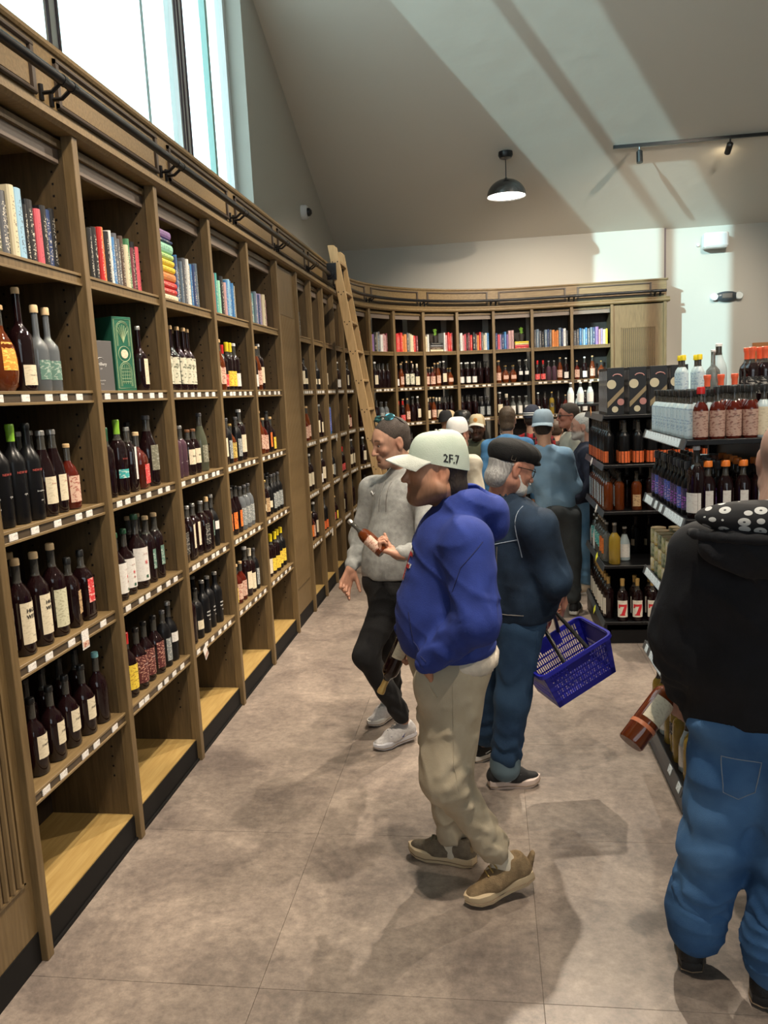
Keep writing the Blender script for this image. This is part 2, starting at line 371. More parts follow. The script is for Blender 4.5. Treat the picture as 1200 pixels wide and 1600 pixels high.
# ---- rolling ladder
lad = empty('rolling_ladder', (-.9, 8.0, 0), 0, 'tall wooden rolling library ladder leaning on the black rail', 'ladder')
def lpt(z, y, o=0): 
    x = -1.462 + (3.28 - z) * .150 + o; return Vector((x, y, z))
LW = mat('ladder_oak', (.33, .215, .095), .45, col2=(.42, .28, .135), scale=9, detail=6, stretch=(9, 9, .7))
def lparent(o): o.parent = lad; o.matrix_parent_inverse = Matrix.Translation(-Vector(lad.location)); return o
LY0, LY1 = 7.93, 8.33
for y in (LY0, LY1):
    a, b_ = lpt(.02, y), lpt(3.33, y); mb = MB(); v = []
    for p in (a, b_):
        for dx, dy in ((-.045, -.014), (.045, -.014), (.045, .014), (-.045, .014)): v.append((p.x + dx, p.y + dy, p.z))
    for dx, dy in ((-.04, -.014), (.02, -.014), (.02, .014), (-.04, .014)): v.append((b_.x + dx - .01, b_.y + dy, b_.z + .03))
    mb.add(v, [(0, 1, 2, 3), (8, 11, 10, 9)] + [(k * 4 + i, k * 4 + i + 4, k * 4 + (i + 1) % 4 + 4, k * 4 + (i + 1) % 4) for k in (0, 1) for i in range(4)])
    st = lparent(mb.obj('side_rail', LW, None, bevel=.004))
for k in range(11):
    z = .30 + .29 * k; c = lpt(z, LY0)
    lparent(MB().box(c.x - .055, c.x + .045, LY0 + .014, LY1 - .014, z - .012, z + .012).obj('step', LW, None, bevel=.003))
    mb = MB()
    for dx, dz in ((-.025, 0), (.025, 0), (0, -.025)):
        mb.lathe([(.006, 0), (.006, .003)], 8, M=Matrix.Translation((c.x + dx, LY0 - .013, z + dz)) @ Matrix.Rotation(PI / 2, 4, 'X'))
    lparent(mb.obj('screw_heads', KICK, None))
for y in (LY0, LY1):
    lparent(MB().box(-1.535, -1.44, y - .027, y - .016, 3.03, 3.19).tube([(-1.5, y - .05, 3.085), (-1.5, y + .02, 3.085)], .04, 12).obj('roller_hook', METB, None))
# ---------------------------------------------------------------- text
_tx = {}
def glyph7():
    v, f = [], []
    def quad(a, b, c, d, nu, nv):
        n = len(v)
        for i in range(nv + 1):
            for k in range(nu + 1):
                t, u = i / nv, k / nu; v.append(tuple((a[q] * (1 - u) + b[q] * u) * (1 - t) + (d[q] * (1 - u) + c[q] * u) * t for q in (0, 1)) + (0,))
        for i in range(nv):
            for k in range(nu): m = n + i * (nu + 1) + k; f.append((m, m + 1, m + nu + 2, m + nu + 1))
    quad((-.26, .22), (.28, .22), (.28, .36), (-.26, .36), 8, 1); quad((-.26, .10), (-.20, .10), (-.16, .22), (-.26, .22), 2, 1); quad((-.12, -.36), (.10, -.36), (.28, .22), (.10, .22), 4, 4); quad((-.18, -.36), (.16, -.36), (.14, -.29), (-.16, -.29), 5, 1)
    return v, f
_tx[('7',)] = glyph7()
def text_data(s, size=1.0, extrude=0.0):
    k = (s,)
    if k not in _tx:
        c = bpy.data.curves.new('lettering', 'FONT'); c.body = s; c.align_x = 'CENTER'; c.align_y = 'CENTER'; c.resolution_u = 1; c.size = 1
        o = bpy.data.objects.new('lettering', c); COL.objects.link(o); bpy.context.view_layer.update()
        me = bpy.data.meshes.new_from_object(o.evaluated_get(bpy.context.evaluated_depsgraph_get()))
        _tx[k] = ([tuple(v.co) for v in me.vertices], [tuple(p.vertices) for p in me.polygons])
        bpy.data.objects.remove(o); bpy.data.curves.remove(c); bpy.data.meshes.remove(me)
    return _tx[k]
def text_flat(mb, s, size, cx, cz, y, mi=0, bold=0, rot=0, sx=1):
    """lettering facing -y in the xz plane"""
    v, f = text_data(s); c, d = math.cos(rot), math.sin(rot)
    for dx in ((0,) if not bold else (-bold, 0, bold)):
        mb.add([(cx + size * (p[0] * c * sx - p[1] * d) + dx, y - abs(dx) * .01, cz + size * (p[0] * d * sx + p[1] * c)) for p in v], f, mi)
def text_cyl(mb, s, size, r, z, a0=0, mi=0, sx=1, bold=0):
    """lettering wrapped on a cylinder, centre facing -y"""
    v, f = text_data(s)
    for dx in ((0,) if not bold else (-bold, 0, bold)):
        w = [((p[0] * size * sx + dx) / r + a0, p[1] * size + z) for p in v]
        mb.add([(r * math.sin(a), -r * math.cos(a), zz) for a, zz in w], f, mi)

# ---------------------------------------------------------------- books
_bc = {}
def cover(col):
    k = tuple(round(c, 3) for c in col)
    if k in _bc: return _bc[k]
    m, nt, b = nodes('book_cover'); L = nt.links
    lum = sum(col) / 3; ink = (.75, .70, .58) if lum < .22 else (.05, .05, .06)
    tc = N(nt, 'ShaderNodeTexCoord'); mp = N(nt, 'ShaderNodeMapping'); mp.inputs['Scale'].default_value = (3, .4, 26)
    oi = N(nt, 'ShaderNodeObjectInfo'); ad = N(nt, 'ShaderNodeVectorMath', operation='ADD')
    L.new(tc.outputs['Object'], mp.inputs[0]); L.new(mp.outputs[0], ad.inputs[0]); L.new(oi.outputs['Random'], ad.inputs[1])
    no = N(nt, 'ShaderNodeTexNoise', Scale=1.6, Detail=2.0); L.new(ad.outputs[0], no.inputs[0])
    r = N(nt, 'ShaderNodeValToRGB'); r.color_ramp.interpolation = 'CONSTANT'; r.color_ramp.elements[0].color = (0, 0, 0, 1); r.color_ramp.elements[1].position = .56; r.color_ramp.elements[1].color = (1, 1, 1, 1)
    L.new(no.outputs[0], r.inputs[0])
    sp = N(nt, 'ShaderNodeSeparateXYZ'); L.new(tc.outputs['Object'], sp.inputs[0])
    def band(out, lo, hi):
        a = N(nt, 'ShaderNodeMath', operation='GREATER_THAN'); a.inputs[1].default_value = lo; L.new(out, a.inputs[0])
        c = N(nt, 'ShaderNodeMath', operation='LESS_THAN'); c.inputs[1].default_value = hi; L.new(out, c.inputs[0])
        d = N(nt, 'ShaderNodeMath', operation='MULTIPLY'); L.new(a.outputs[0], d.inputs[0]); L.new(c.outputs[0], d.inputs[1]); return d.outputs[0]
    x = band(sp.outputs[0], -.22, .22); z = band(sp.outputs[2], .12, .86); q = N(nt, 'ShaderNodeMath', operation='MULTIPLY'); L.new(x, q.inputs[0]); L.new(z, q.inputs[1])
    q2 = N(nt, 'ShaderNodeMath', operation='MULTIPLY'); L.new(q.outputs[0], q2.inputs[0]); L.new(r.outputs[0], q2.inputs[1])
    q3 = N(nt, 'ShaderNodeMath', operation='MULTIPLY'); q3.inputs[1].default_value = .75; L.new(q2.outputs[0], q3.inputs[0])
    mx = N(nt, 'ShaderNodeMix', data_type='RGBA'); mx.inputs[6].default_value = c4(col); mx.inputs[7].default_value = c4(ink); L.new(q3.outputs[0], mx.inputs[0])
    L.new(mx.outputs[2], b.inputs['Base Color']); b.inputs['Roughness'].default_value = .42
    _bc[k] = m; return m
PAGES = mat('book_pages', (.62, .56, .44), .8)
def bookmesh():
    mb = MB()   # unit book: x thickness -.5...5, y depth 0..1, z height 0..1
    ring = [(-.5, 1), (-.5, .06), (-.38, .012), (-.15, -.012), (.15, -.012), (.38, .012), (.5, .06), (.5, 1), (.44, 1), (.44, .06), (-.44, .06), (-.44, 1)]
    n = len(ring); v = [(x, y, z) for z in (0, 1) for x, y in ring]
    mb.add(v, [(i, (i + 1) % n, n + (i + 1) % n, n + i) for i in range(n)] + [tuple(reversed(range(n))), tuple(range(n, 2 * n))], 0)
    mb.box(-.44, .44, .06, .97, .015, .985, 1)
    return mb.mesh('book', [cover((.1, .1, .1)), PAGES])
BOOK = bookmesh()
CN = dict(bk=((.012, .012, .014), 'black'), br=((.13, .04, .022), 'reddish brown'), tn=((.28, .25, .19), 'grey tan'), nv=((.03, .055, .15), 'navy'), bl=((.05, .19, .42), 'blue'), sb=((.28, .47, .62), 'sky blue'),
          cr=((.62, .55, .38), 'cream'), ol=((.09, .085, .045), 'olive'), rd=((.55, .03, .03), 'red'), pk=((.62, .10, .13), 'coral pink'), ye=((.75, .56, .04), 'yellow'), py=((.65, .62, .28), 'pale yellow'),
          og=((.62, .22, .06), 'orange'), wh=((.68, .68, .66), 'white'), gn=((.08, .24, .12), 'green'), mg=((.30, .62, .45), 'mint green'), lg=((.42, .62, .22), 'lime green'), pu=((.24, .14, .33), 'purple'),
          mr=((.16, .03, .045), 'maroon'), gy=((.10, .105, .12), 'dark grey'), te=((.06, .30, .28), 'teal'), lv=((.34, .27, .45), 'lavender'), rs=((.50, .30, .30), 'dusty rose'), bn=((.08, .05, .035), 'dark brown'), sl=((.13, .18, .24), 'slate blue'))
def wpt(b, x, y, z=0):
    c, s_ = math.cos(b['rz']), math.sin(b['rz']); return (b['p'].x + x * c - y * s_, b['p'].y + x * s_ + y * c, z)
def put_book(b, x, th, hh, dd, ck, label, y=.06, z=None, lying=False, tilt=0, group=None, ry=0, lx=0):
    col, nm = CN[ck]
    o = link('book', BOOK, None); o.material_slots[0].link = 'OBJECT'; o.material_slots[0].material = cover(col)
    z = BKZ + .003 if z is None else z
    M = Matrix.Translation(wpt(b, x, y, z)) @ Matrix.Rotation(b['rz'] + tilt, 4, 'Z')
    if lying: M = M @ Matrix.Translation((-hh / 2, 0, th / 2)) @ Matrix.Rotation(PI / 2, 4, 'Y')
    elif ry: M = M @ Matrix.Rotation(ry, 4, 'Y')
    o.matrix_world = M @ Matrix.Diagonal((th, dd, hh, 1))
    tag(o, label, 'book', group); return o
def book_row(b, keys, x0, x1, nm, grp, hmin=.20, hmax=.255, lean=0):
    n = len(keys); ws = [rnd.uniform(.7, 1.35) for _ in keys]; t = sum(ws); x = x0
    seen = {}
    for k in keys: seen[k] = seen.get(k, 0) + 1
    cnt = {}
    for i, (k, w_) in enumerate(zip(keys, ws)):
        th = (x1 - x0) * w_ / t; hh = rnd.uniform(hmin, hmax); cnt[k] = cnt.get(k, 0) + 1
        q = CN[k][1]
        lab = '%s book standing in the book row of the %s' % (q, nm) if seen[k] == 1 else '%s %s book from left, book row of the %s' % (ORD[cnt[k]], q, nm)
        put_book(b, x + th / 2, th * .96, hh, rnd.uniform(.14, .17), k, lab, y=.045 + rnd.uniform(0, .018), group=grp); x += th
    return x
B = BAYS[2:]
book_row(B[0], 'bk bk br tn bl bl ol gy bk cr sb bk bk pk bk nv bk'.split(), .10, .71, 'nearest bay', 'books in the nearest bay', .215, .265)
book_row(B[1], 'py ye bk gy bk rd og bk wh bl gy gy bn cr gn mr bk pk'.split(), .12, .70, 'second bay', 'books in the second bay', .21, .26)
z = BKZ + .003
for i, (k, th, hh, dx) in enumerate([('cr', .042, .265, .0), ('rd', .030, .25, 0), ('rd', .034, .25, .003), ('og', .045, .25, -.003), ('ye', .034, .245, 0), ('ye', .032, .235, 0), ('lg', .03, .235, -.004), ('mg', .052, .225, 0), ('nv', .018, .22, .004), ('pu', .045, .205, -.006)]):
    put_book(B[2], .225 + dx, th, hh, .17, k, '%s book lying in the rainbow stack of the third bay, %s from the bottom' % (CN[k][1], ORD[i + 1]), y=.04, z=z, lying=True, group='rainbow stack of lying books'); z += th + .0006
book_row(B[2], 'nv bl bk sl gy wh cr bl nv sl'.split(), .375, .715, 'third bay', 'books in the third bay', .24, .27)
book_row(B[3], 'cr bk gy pk te mg bk rs bl sb bl bl sl cr'.split(), .10, .71, 'fourth bay', 'books in the fourth bay', .22, .265)
book_row(B[4], 'rs bn mr bn sl te sl lv nv lv cr rs'.split(), .10, .70, 'fifth bay', 'books in the fifth bay', .21, .25)
rowsN = ['cr wh gn gy bk', 'pk rd pk mr rs mr', 'pu nv lv nv bk', 'rs pk mr rs rd', 'bn gy bk mr gn', 'ye pu mr rd', ]
fa = ['gy tn ye pu bk tn sl gy wh rs rs mr', 'rs rs rd rd rd og og gy tn cr cr rd mr', 'og cr wh', 'bk wh rs pk bk mr rd bk gy og rd gy cr wh bl', 'nv pk lv nv bl pu rs rs', 'gy sl gy bk sl nv gy og og og sl nv wh gy', 'gy gy bl sl sb bl gy sl nv pu rs lv cr ye']
N_ = BAYS[7:]
for i, b in enumerate(N_):
    nm = b['name']; ks = (rowsN + fa)[i].split()
    g = 'books in the ' + nm
    if i == 8:
        book_row(b, ks, .03, .12, nm, g)
        zz = BKZ + .003
        for j, k in enumerate(['cr', 'bn', 'gy', 'bk']):
            put_book(b, .245, .03, .20, .15, k, '%s book lying under the small dark plant pot' % CN[k][1], z=zz, lying=True, group='books under the small plant'); zz += .0305
        book_row(b, 'wh rs rd rd mr'.split(), .36, .505, nm + ', right of plant', g)
    elif i == 10:
        book_row(b, ks, .03, .29, nm, g)
        zz = BKZ + .003
        for j, k in enumerate(['rd', 'pk', 'py', 'ye']):
            put_book(b, .40, .024, .19, .15, k, '%s book lying in the stack under the bushy plant' % CN[k][1], z=zz, lying=True, group='books under the bushy plant'); zz += .0245
    else:
        book_row(b, ks, .03, .32 + (.17 if i > 5 else rnd.uniform(.0, .1)), nm, g)
# plants on books
LEAF = mat('plant_leaf', (.10, .28, .03), .5, col2=(.25, .45, .06), scale=20)
POTM = mat('dark_pot', (.03, .025, .022), .5)
def plant(b, x, y, z, r, h, label):
    e = empty('potted_plant', wpt(b, x, y, z), b['rz'], label, 'plant')
    MB().lathe([(r * .7, 0), (r, h), (r * .88, h), (r * .85, h * .85)], 14).obj('pot', POTM, e, smooth=True)
    rr = random.Random(3)
    for k in range(16):
        a = rr.uniform(0, 2 * PI); t = rr.uniform(.2, 1.2); l = rr.uniform(.03, .05); c = Vector((r * .6 * math.cos(a) * rr.random(), r * .6 * math.sin(a) * rr.random(), h + rr.uniform(.0, .055)))
        d = Vector((math.cos(a) * t, math.sin(a) * t, 1)).normalized() * l; s_ = d.cross(Vector((0, 0, 1))).normalized() * l * .38
        m_ = c + d * .5 + Vector((0, 0, .006))
        MB().add([tuple(c), tuple(m_ + s_), tuple(c + d), tuple(m_ - s_), tuple(m_ + Vector((0, 0, .004)))], [(0, 1, 4), (1, 2, 4), (2, 3, 4), (3, 0, 4)]).obj('leaf', LEAF, e)
plant(N_[8], .245, .10, BKZ + .125, .035, .09, 'small green plant in a dark pot on lying books, third curved bay')
plant(N_[10], .40, .10, BKZ + .101, .04, .10, 'bushy lime green plant in a dark pot on yellow and red books')

# ---------------------------------------------------------------- bottles
def bm_(name, col, rough=.05, **k): return mat(name, col, rough, spec=.5, **k)
G = dict(dark=bm_('dark_whiskey_glass', (.010, .0035, .004)), amber=bm_('amber_whiskey_glass', (.16, .035, .008), trans=.35), red=bm_('red_whiskey_glass', (.10, .012, .006), trans=.2), black=mat('matte_black_glass', (.006, .006, .007), .3, spec=.3),
         clear=bm_('clear_glass', (.35, .37, .36), trans=.75), green=bm_('green_glass', (.02, .10, .03)), gold=bm_('pale_gold_liquor', (.50, .34, .05), trans=.5), grey=bm_('grey_tinted_glass', (.11, .12, .13)), plum=bm_('plum_glass', (.07, .035, .05)), blue=bm_('blue_glass', (.05, .16, .33)), neck=bm_('empty_neck_glass', (.09, .085, .075), trans=.5),
         olive=bm_('olive_glass', (.07, .075, .05)), frost=mat('frosted_pale_glass', (.45, .55, .58), .3))
KP = dict(cork=mat('natural_cork', (.52, .35, .17), .7), wood=mat('pale_wood_stopper', (.62, .45, .25), .6), black=mat('black_cap', (.012, .012, .012), .35), dkgreen=mat('dark_green_cap', (.02, .08, .04), .35), lime=mat('lime_foil', (.22, .46, .04), .35), red=mat('red_cap', (.5, .02, .02), .3),
          yellow=mat('yellow_cap', (.80, .62, .02), .35), gold=mat('gold_cap', (.5, .34, .12), .35, metal=.6), silver=mat('silver_cap', (.45, .44, .42), .3, metal=.7), cream=mat('cream_wax', (.62, .55, .42), .5), grey=mat('grey_cap', (.07, .07, .075), .4), orange=mat('orange_cap', (.75, .20, .03), .35), white=mat('white_cap', (.75, .75, .74), .35), teal=mat('pale_teal_cap', (.18, .42, .45), .35), brown=mat('brown_cap', (.16, .07, .03), .5), coral=mat('coral_cap', (.75, .12, .05), .35))
LB = {}
def lab(key, col, col2, scale=70, ramp=(.55, .6)):
    LB[key] = mat('label_' + key, col, .55, col2=col2, scale=scale, ramp=ramp, detail=2, stretch=(1, 1, 2.2)); return LB[key]
for k, a, b_ in [('cream', (.68, .60, .44), (.58, .50, .35)), ('white', (.70, .68, .64), (.62, .58, .55)), ('tan', (.50, .34, .18), (.22, .13, .07)), ('red', (.58, .035, .04), (.75, .4, .35)), ('orange', (.72, .19, .03), (.45, .08, .02)), ('yellow', (.78, .58, .06), (.45, .25, .03)),
                 ('green', (.10, .20, .16), (.35, .42, .36)), ('black', (.015, .015, .015), (.35, .32, .28)), ('grey', (.20, .22, .22), (.45, .45, .42)), ('illus', (.58, .56, .44), (.16, .17, .12)), ('rosy', (.62, .42, .32), (.35, .12, .09)), ('teal', (.04, .36, .36), (.5, .65, .6)), ('gold', (.55, .40, .10), (.2, .12, .03)),
                 ('blue', (.06, .10, .42), (.45, .35, .6)), ('paleblue', (.52, .64, .70), (.30, .42, .55)), ('kraft', (.45, .30, .24), (.25, .12, .10)), ('olivegrey', (.16, .155, .11), (.32, .31, .24)), ('redart', (.10, .02, .02), (.60, .33, .24)), ('white7', (.74, .70, .60), (.70, .66, .57)), ('ember', (.72, .15, .04), (.62, .10, .03)), ('neon', (.06, .05, .12), (.35, .10, .5)), ('fire', (.70, .28, .03), (.80, .55, .10))]:
    lab(k, a, b_)
LB['illus'].node_tree.nodes['Noise Texture'].inputs['Scale'].default_value = 35
INK = mat('black_ink', (.02, .018, .018), .6); INKR = mat('red_ink', (.60, .02, .03), .5); INKW = mat('white_ink', (.72, .72, .70), .5); INKG = mat('dark_green_ink', (.03, .10, .06), .6); INKS = mat('faded_red_ink', (.35, .06, .05), .5)
# kind: shape, height, radius, glass, cap, label, (z0,z1) fractions, half-angle, words
SH = {  # (radius fraction, height fraction) lists, n of body rings for square section
    'tall': [(.94, 0), (1, .015), (1, .60), (.93, .655), (.62, .72), (.38, .765), (.34, .80), (.34, .955)],
    'bord': [(.94, 0), (1, .015), (1, .62), (.90, .68), (.55, .735), (.40, .77), (.37, .80), (.36, .955)],
    'slop': [(.92, 0), (1, .02), (1, .48), (.88, .58), (.60, .69), (.42, .78), (.36, .84), (.36, .95)],
    'squat': [(.90, 0), (1, .025), (1, .46), (.95, .54), (.72, .63), (.40, .69), (.32, .73), (.32, .93)],
    'round': [(.55, 0), (.85, .06), (1, .22), (1, .38), (.86, .52), (.52, .63), (.30, .70), (.27, .75), (.27, .93)],
    'long': [(.94, 0), (1, .015), (1, .50), (.93, .56), (.60, .62), (.35, .66), (.31, .70), (.30, .96)],
    'small': [(.94, 0), (1, .02), (1, .60), (.85, .68), (.45, .76), (.36, .80), (.36, .93)],
    'can': [(.9, 0), (1, .03), (1, .93), (.9, .98)],
    'jar': [(.9, 0), (1, .04), (1, .72), (.86, .80), (.80, .84)],
}
KD = {}
def kind(k, shape, h, r, glass, cap, label, z0, z1, ha, desc, txt=None, sq=0, sy=1, fill=.72, cap_h=.055, foil=0, name='bottle', cat='bottle', n=16, capr=1.12):
    KD[k] = dict(locals())
kind('hw', 'tall', .335, .042, 'dark', 'wood', 'cream', .12, .56, 1.05, 'High cream-labelled whiskey bottle with round wooden stopper', [('HIGH', .020, .47, INK, 2), ('WEST', .020, .405, INK, 2), ('distillery', .006, .20, INK, 0)], cap_h=.07)
kind('hw2', 'tall', .345, .042, 'dark', 'wood', 'olivec', .10, .52, .95, 'whiskey bottle with plain pale label and wooden stopper', cap_h=.07)
kind('smtan', 'small', .27, .036, 'dark', 'black', 'tan', .18, .52, .6, 'short dark bottle with small tan label', sq=1, cap_h=.09)
kind('smred', 'small', .28, .036, 'dark', 'black', 'red', .25, .60, .65, 'short dark bottle with small red label', sq=1, cap_h=.09)
kind('nr', 'tall', .345, .040, 'black', 'black', None, 0, 0, 0, 'matte black bottle with copper lettering', [('NEW RIFF', .012, .52, INKS, 1), ('bourbon', .010, .30, INKW, 0), ('100', .008, .2, INKW, 0)], fill=1, foil=0)
kind('nrl', 'tall', .345, .040, 'black', 'lime', None, 0, 0, 0, 'matte black bottle with lime neck foil', [('NEW RIFF', .012, .52, INKS, 1), ('rye', .012, .30, INKW, 0)], fill=1, foil=.12)
kind('cr', 'slop', .315, .040, 'dark', 'silver', 'cream', .14, .46, .9, 'dark red whiskey bottle with clear neck and cream label', [('Rowan', .009, .38, INKS, 0)])
kind('ofd', 'squat', .285, .043, 'dark', 'black', 'cream', .22, .52, .85, 'squat dark bourbon bottle with cream OLD FORESTER label', [('OLD', .008, .44, INK, 0), ('FORESTER', .0095, .385, INK, 1)], cap_h=.07)
kind('wr', 'squat', .33, .045, 'red', 'cork', 'white', .14, .30, .8, 'reddish bourbon bottle with low white label', [('Reserve', .008, .22, INK, 0)], cap_h=.06)
kind('dkg', 'squat', .30, .040, 'dark', 'teal', None, 0, 0, 0, 'very dark bottle with pale blue-green cap', cap_h=.07)
kind('dks', 'bord', .31, .038, 'dark', 'black', None, 0, 0, 0, 'unlabelled very dark bottle')
kind('fo', 'round', .30, .062, 'amber', 'cork', 'fire', .24, .56, .55, 'round bottle with glowing orange leaf window', sy=.6, cap_h=.05)
kind('fob', 'round', .33, .066, 'clear', 'cork', 'paleblue', .12, .50, .8, 'broad clear bottle with pale blue picture', sy=.6, cap_h=.05)
kind('lc', 'long', .36, .042, 'dark', 'wood', 'cream', .06, .26, .9, 'tall dark bottle with low cream label and wooden stopper', [('straight rye', .007, .16, INK, 0)], cap_h=.06)
kind('gr', 'long', .30, .038, 'grey', 'wood', 'green', .14, .38, 1.2, 'tinted bottle with green band and pale stopper', [('BOURBON', .006, .30, INKW, 0)], cap_h=.09, capr=1.3)
kind('crn', 'long', .30, .036, 'dark', 'silver', 'cream', .10, .50, .8, 'slim bottle with tall cream label behind the green box')
kind('yl', 'squat', .26, .040, 'dark', 'cork', 'yellow', .06, .40, .8, 'squat bottle with angled yellow label', cap_h=.06)
kind('lf', 'bord', .33, .038, 'dark', 'lime', 'teal', .22, .34, 1, 'dark bottle with bright lime foil and teal band', [('BOND', .012, .48, INKS, 0)], foil=.14)
kind('gf', 'bord', .30, .034, 'dark', 'dkgreen', None, 0, 0, 0, 'dark bottle with green foil neck', foil=.14)
kind('strip', 'small', .30, .036, 'dark', 'silver', 'white', .18, .68, .35, 'dark square bottle with narrow cream strip label', sq=1)
kind('rl', 'squat', .27, .044, 'red', 'wood', 'red', .08, .42, .9, 'squat bottle with red transparent label', sq=1, cap_h=.06)
kind('ov', 'slop', .34, .048, 'dark', 'grey', 'olivegrey', .22, .58, .9, 'tall bottle with olive grey label', [('OLD', .012, .44, INKW, 0), ('COAL', .012, .38, INKW, 0)])
kind('fr', 'squat', .30, .043, 'dark', 'dkgreen', 'white', .10, .55, 1.2, 'square-shouldered bottle with white label and red roses', [('ROSES', .008, .45, INKS, 0), ('*', .040, .31, INKR, 1), ('*', .030, .24, INKS, 1), ('■', .018, .14, INKG, 0)], cap_h=.07)
kind('frl', 'squat', .35, .050, 'dark', 'dkgreen', 'white', .10, .55, 1.2, 'large bottle with white label and red roses', [('ROSES', .010, .46, INKS, 0), ('*', .050, .32, INKR, 1), ('■', .020, .15, INKG, 0)], cap_h=.07)
kind('stripey', 'bord', .29, .033, 'dark', 'dkgreen', 'yellow', .20, .55, .7, 'slim dark bottle with striped yellow label')
kind('dw', 'bord', .32, .038, 'dark', 'wood', 'green', .20, .50, .6, 'dark bottle with small green label and pale stopper')
kind('evw', 'squat', .30, .043, 'dark', 'red', 'yellow', .12, .50, 1.1, 'bottle with red cap and yellow label', [('Evan', .012, .38, INK, 0), ('bourbon', .008, .26, INK, 0)], foil=.12)
kind('art', 'squat', .29, .043, 'dark', 'black', 'redart', .10, .55, 1.2, 'dark bottle with red swirling picture label', [('reserve', .010, .40, INKW, 0)], cap_h=.06)
kind('dwl', 'squat', .31, .041, 'black', 'silver', 'white', .32, .48, .7, 'black bottle with small white label', cap_h=.06)
kind('ill', 'long', .335, .038, 'dark', 'cork', 'illus', .10, .52, 1.2, 'clear-necked bottle with drawn green and cream picture label')
kind('ills', 'squat', .25, .040, 'dark', 'cork', 'illus', .10, .55, 1.2, 'short bottle with drawn picture label')
kind('pl', 'bord', .27, .034, 'plum', 'silver', None, 0, 0, 0, 'plum coloured bottle with white print', [('no. 1', .010, .3, INKW, 0)])
kind('gy', 'bord', .28, .036, 'grey', 'white', 'grey', .08, .3, 1, 'grey tinted bottle with white wax neck', foil=.12)
kind('bs', 'small', .25, .036, 'dark', 'brown', 'cream', .22, .55, 1.0, 'short bottle with cream label in bold black letters', [('BOSS', .014, .40, INK, 1)])
kind('tg', 'slop', .33, .040, 'olive', 'grey', 'olivegrey', .15, .45, 1, 'tall dim olive bottle')
kind('sb', 'bord', .30, .038, 'black', 'silver', None, 0, 0, 0, 'black bottle with white script', [('SMOKE', .013, .40, INKW, 1), ('WAGON', .011, .33, INKW, 1), ('rye', .012, .25, INKW, 0)], fill=1)
kind('gb', 'bord', .31, .038, 'green', 'grey', 'green', .04, .2, 1, 'dark bottle with green base')
kind('clk', 'small', .30, .038, 'dark', 'silver', 'black', .15, .55, .8, 'dark square bottle with black and gold label', [('No. 7', .010, .4, INKW, 0)], sq=1)
kind('badge', 'small', .30, .038, 'dark', 'silver', 'cream', .20, .64, .35, 'dark bottle with long cream badge label', sq=1)
kind('wf', 'small', .30, .036, 'dark', 'cork', 'green', .25, .55, .5, 'dark square bottle with cork band and small labels', sq=1, cap_h=.09)
kind('ye', 'bord', .30, .036, 'dark', 'yellow', 'yellow', .08, .40, 1.2, 'bottle with bright yellow neck and orange-yellow label', [('XII', .012, .3, INK, 0)], foil=.14)
kind('yc', 'bord', .30, .036, 'dark', 'cream', 'cream', .08, .45, 1.2, 'bottle with cream wax neck and cream label', foil=.12)
kind('yy', 'bord', .30, .037, 'black', 'yellow', 'yellow', .12, .45, 1.0, 'black bottle with yellow foil and yellow label', [('I.W.', .012, .3, INK, 0)], foil=.10)
kind('or', 'slop', .30, .038, 'dark', 'black', 'orange', .12, .48, .7, 'dark bottle with orange flame label', [('M', .018, .3, INK, 0)])
kind('gl', 'small', .29, .038, 'grey', 'grey', 'grey', .1, .5, 1.1, 'grey patterned bottle with grey cap')
kind('lb', 'small', .27, .037, 'dark', 'gold', 'tan', .12, .5, 1, 'amber bottle with honey label')
kind('hny', 'squat', .25, .038, 'amber', 'gold', 'gold', .1, .5, 1.1, 'golden honey whiskey bottle')
kind('wlt', 'bord', .33, .042, 'dark', 'white', 'cream', .15, .50, .9, 'dark bottle with large cream label', [('RYE', .010, .42, INKS, 0)])
kind('blk', 'bord', .28, .036, 'black', 'black', 'cream', .18, .36, 1.0, 'small black bottle with low cream label')
kind('bks', 'small', .29, .035, 'black', 'grey', 'grey', .1, .5, 1.0, 'black bottle with grey print')
kind('rdt', 'bord', .28, .035, 'dark', 'red', 'red', .08, .35, 1.2, 'bottle with glossy red neck and red label', foil=.14)
kind('pink', 'squat', .26, .038, 'red', 'cork', 'rosy', .1, .5, 1.1, 'rosy labelled bottle with cork')
kind('gift', 'can', .30, .045, 'blue', 'black', 'blue', .1, .9, 1.4, 'blue tube shaped bottle')
kind('brg', 'bord', .30, .037, 'dark', 'white', 'white', .08, .36, 1.0, 'dark bottle with bright pale label')
kind('glow', 'slop', .31, .038, 'amber', 'cork', 'rosy', .12, .45, 1.0, 'amber bottle with rosy label and pale stopper')
kind('crx', 'round', .24, .050, 'amber', 'gold', 'rosy', .2, .42, .8, 'rounded amber bottle with pink band', sy=.6)
kind('gfb', 'bord', .30, .034, 'gold', 'gold', 'black', .3, .5, .8, 'golden bottle with dark label')
kind('tq', 'squat', .27, .036, 'clear', 'silver', 'white', .1, .5, .9, 'small clear bottle with white label')
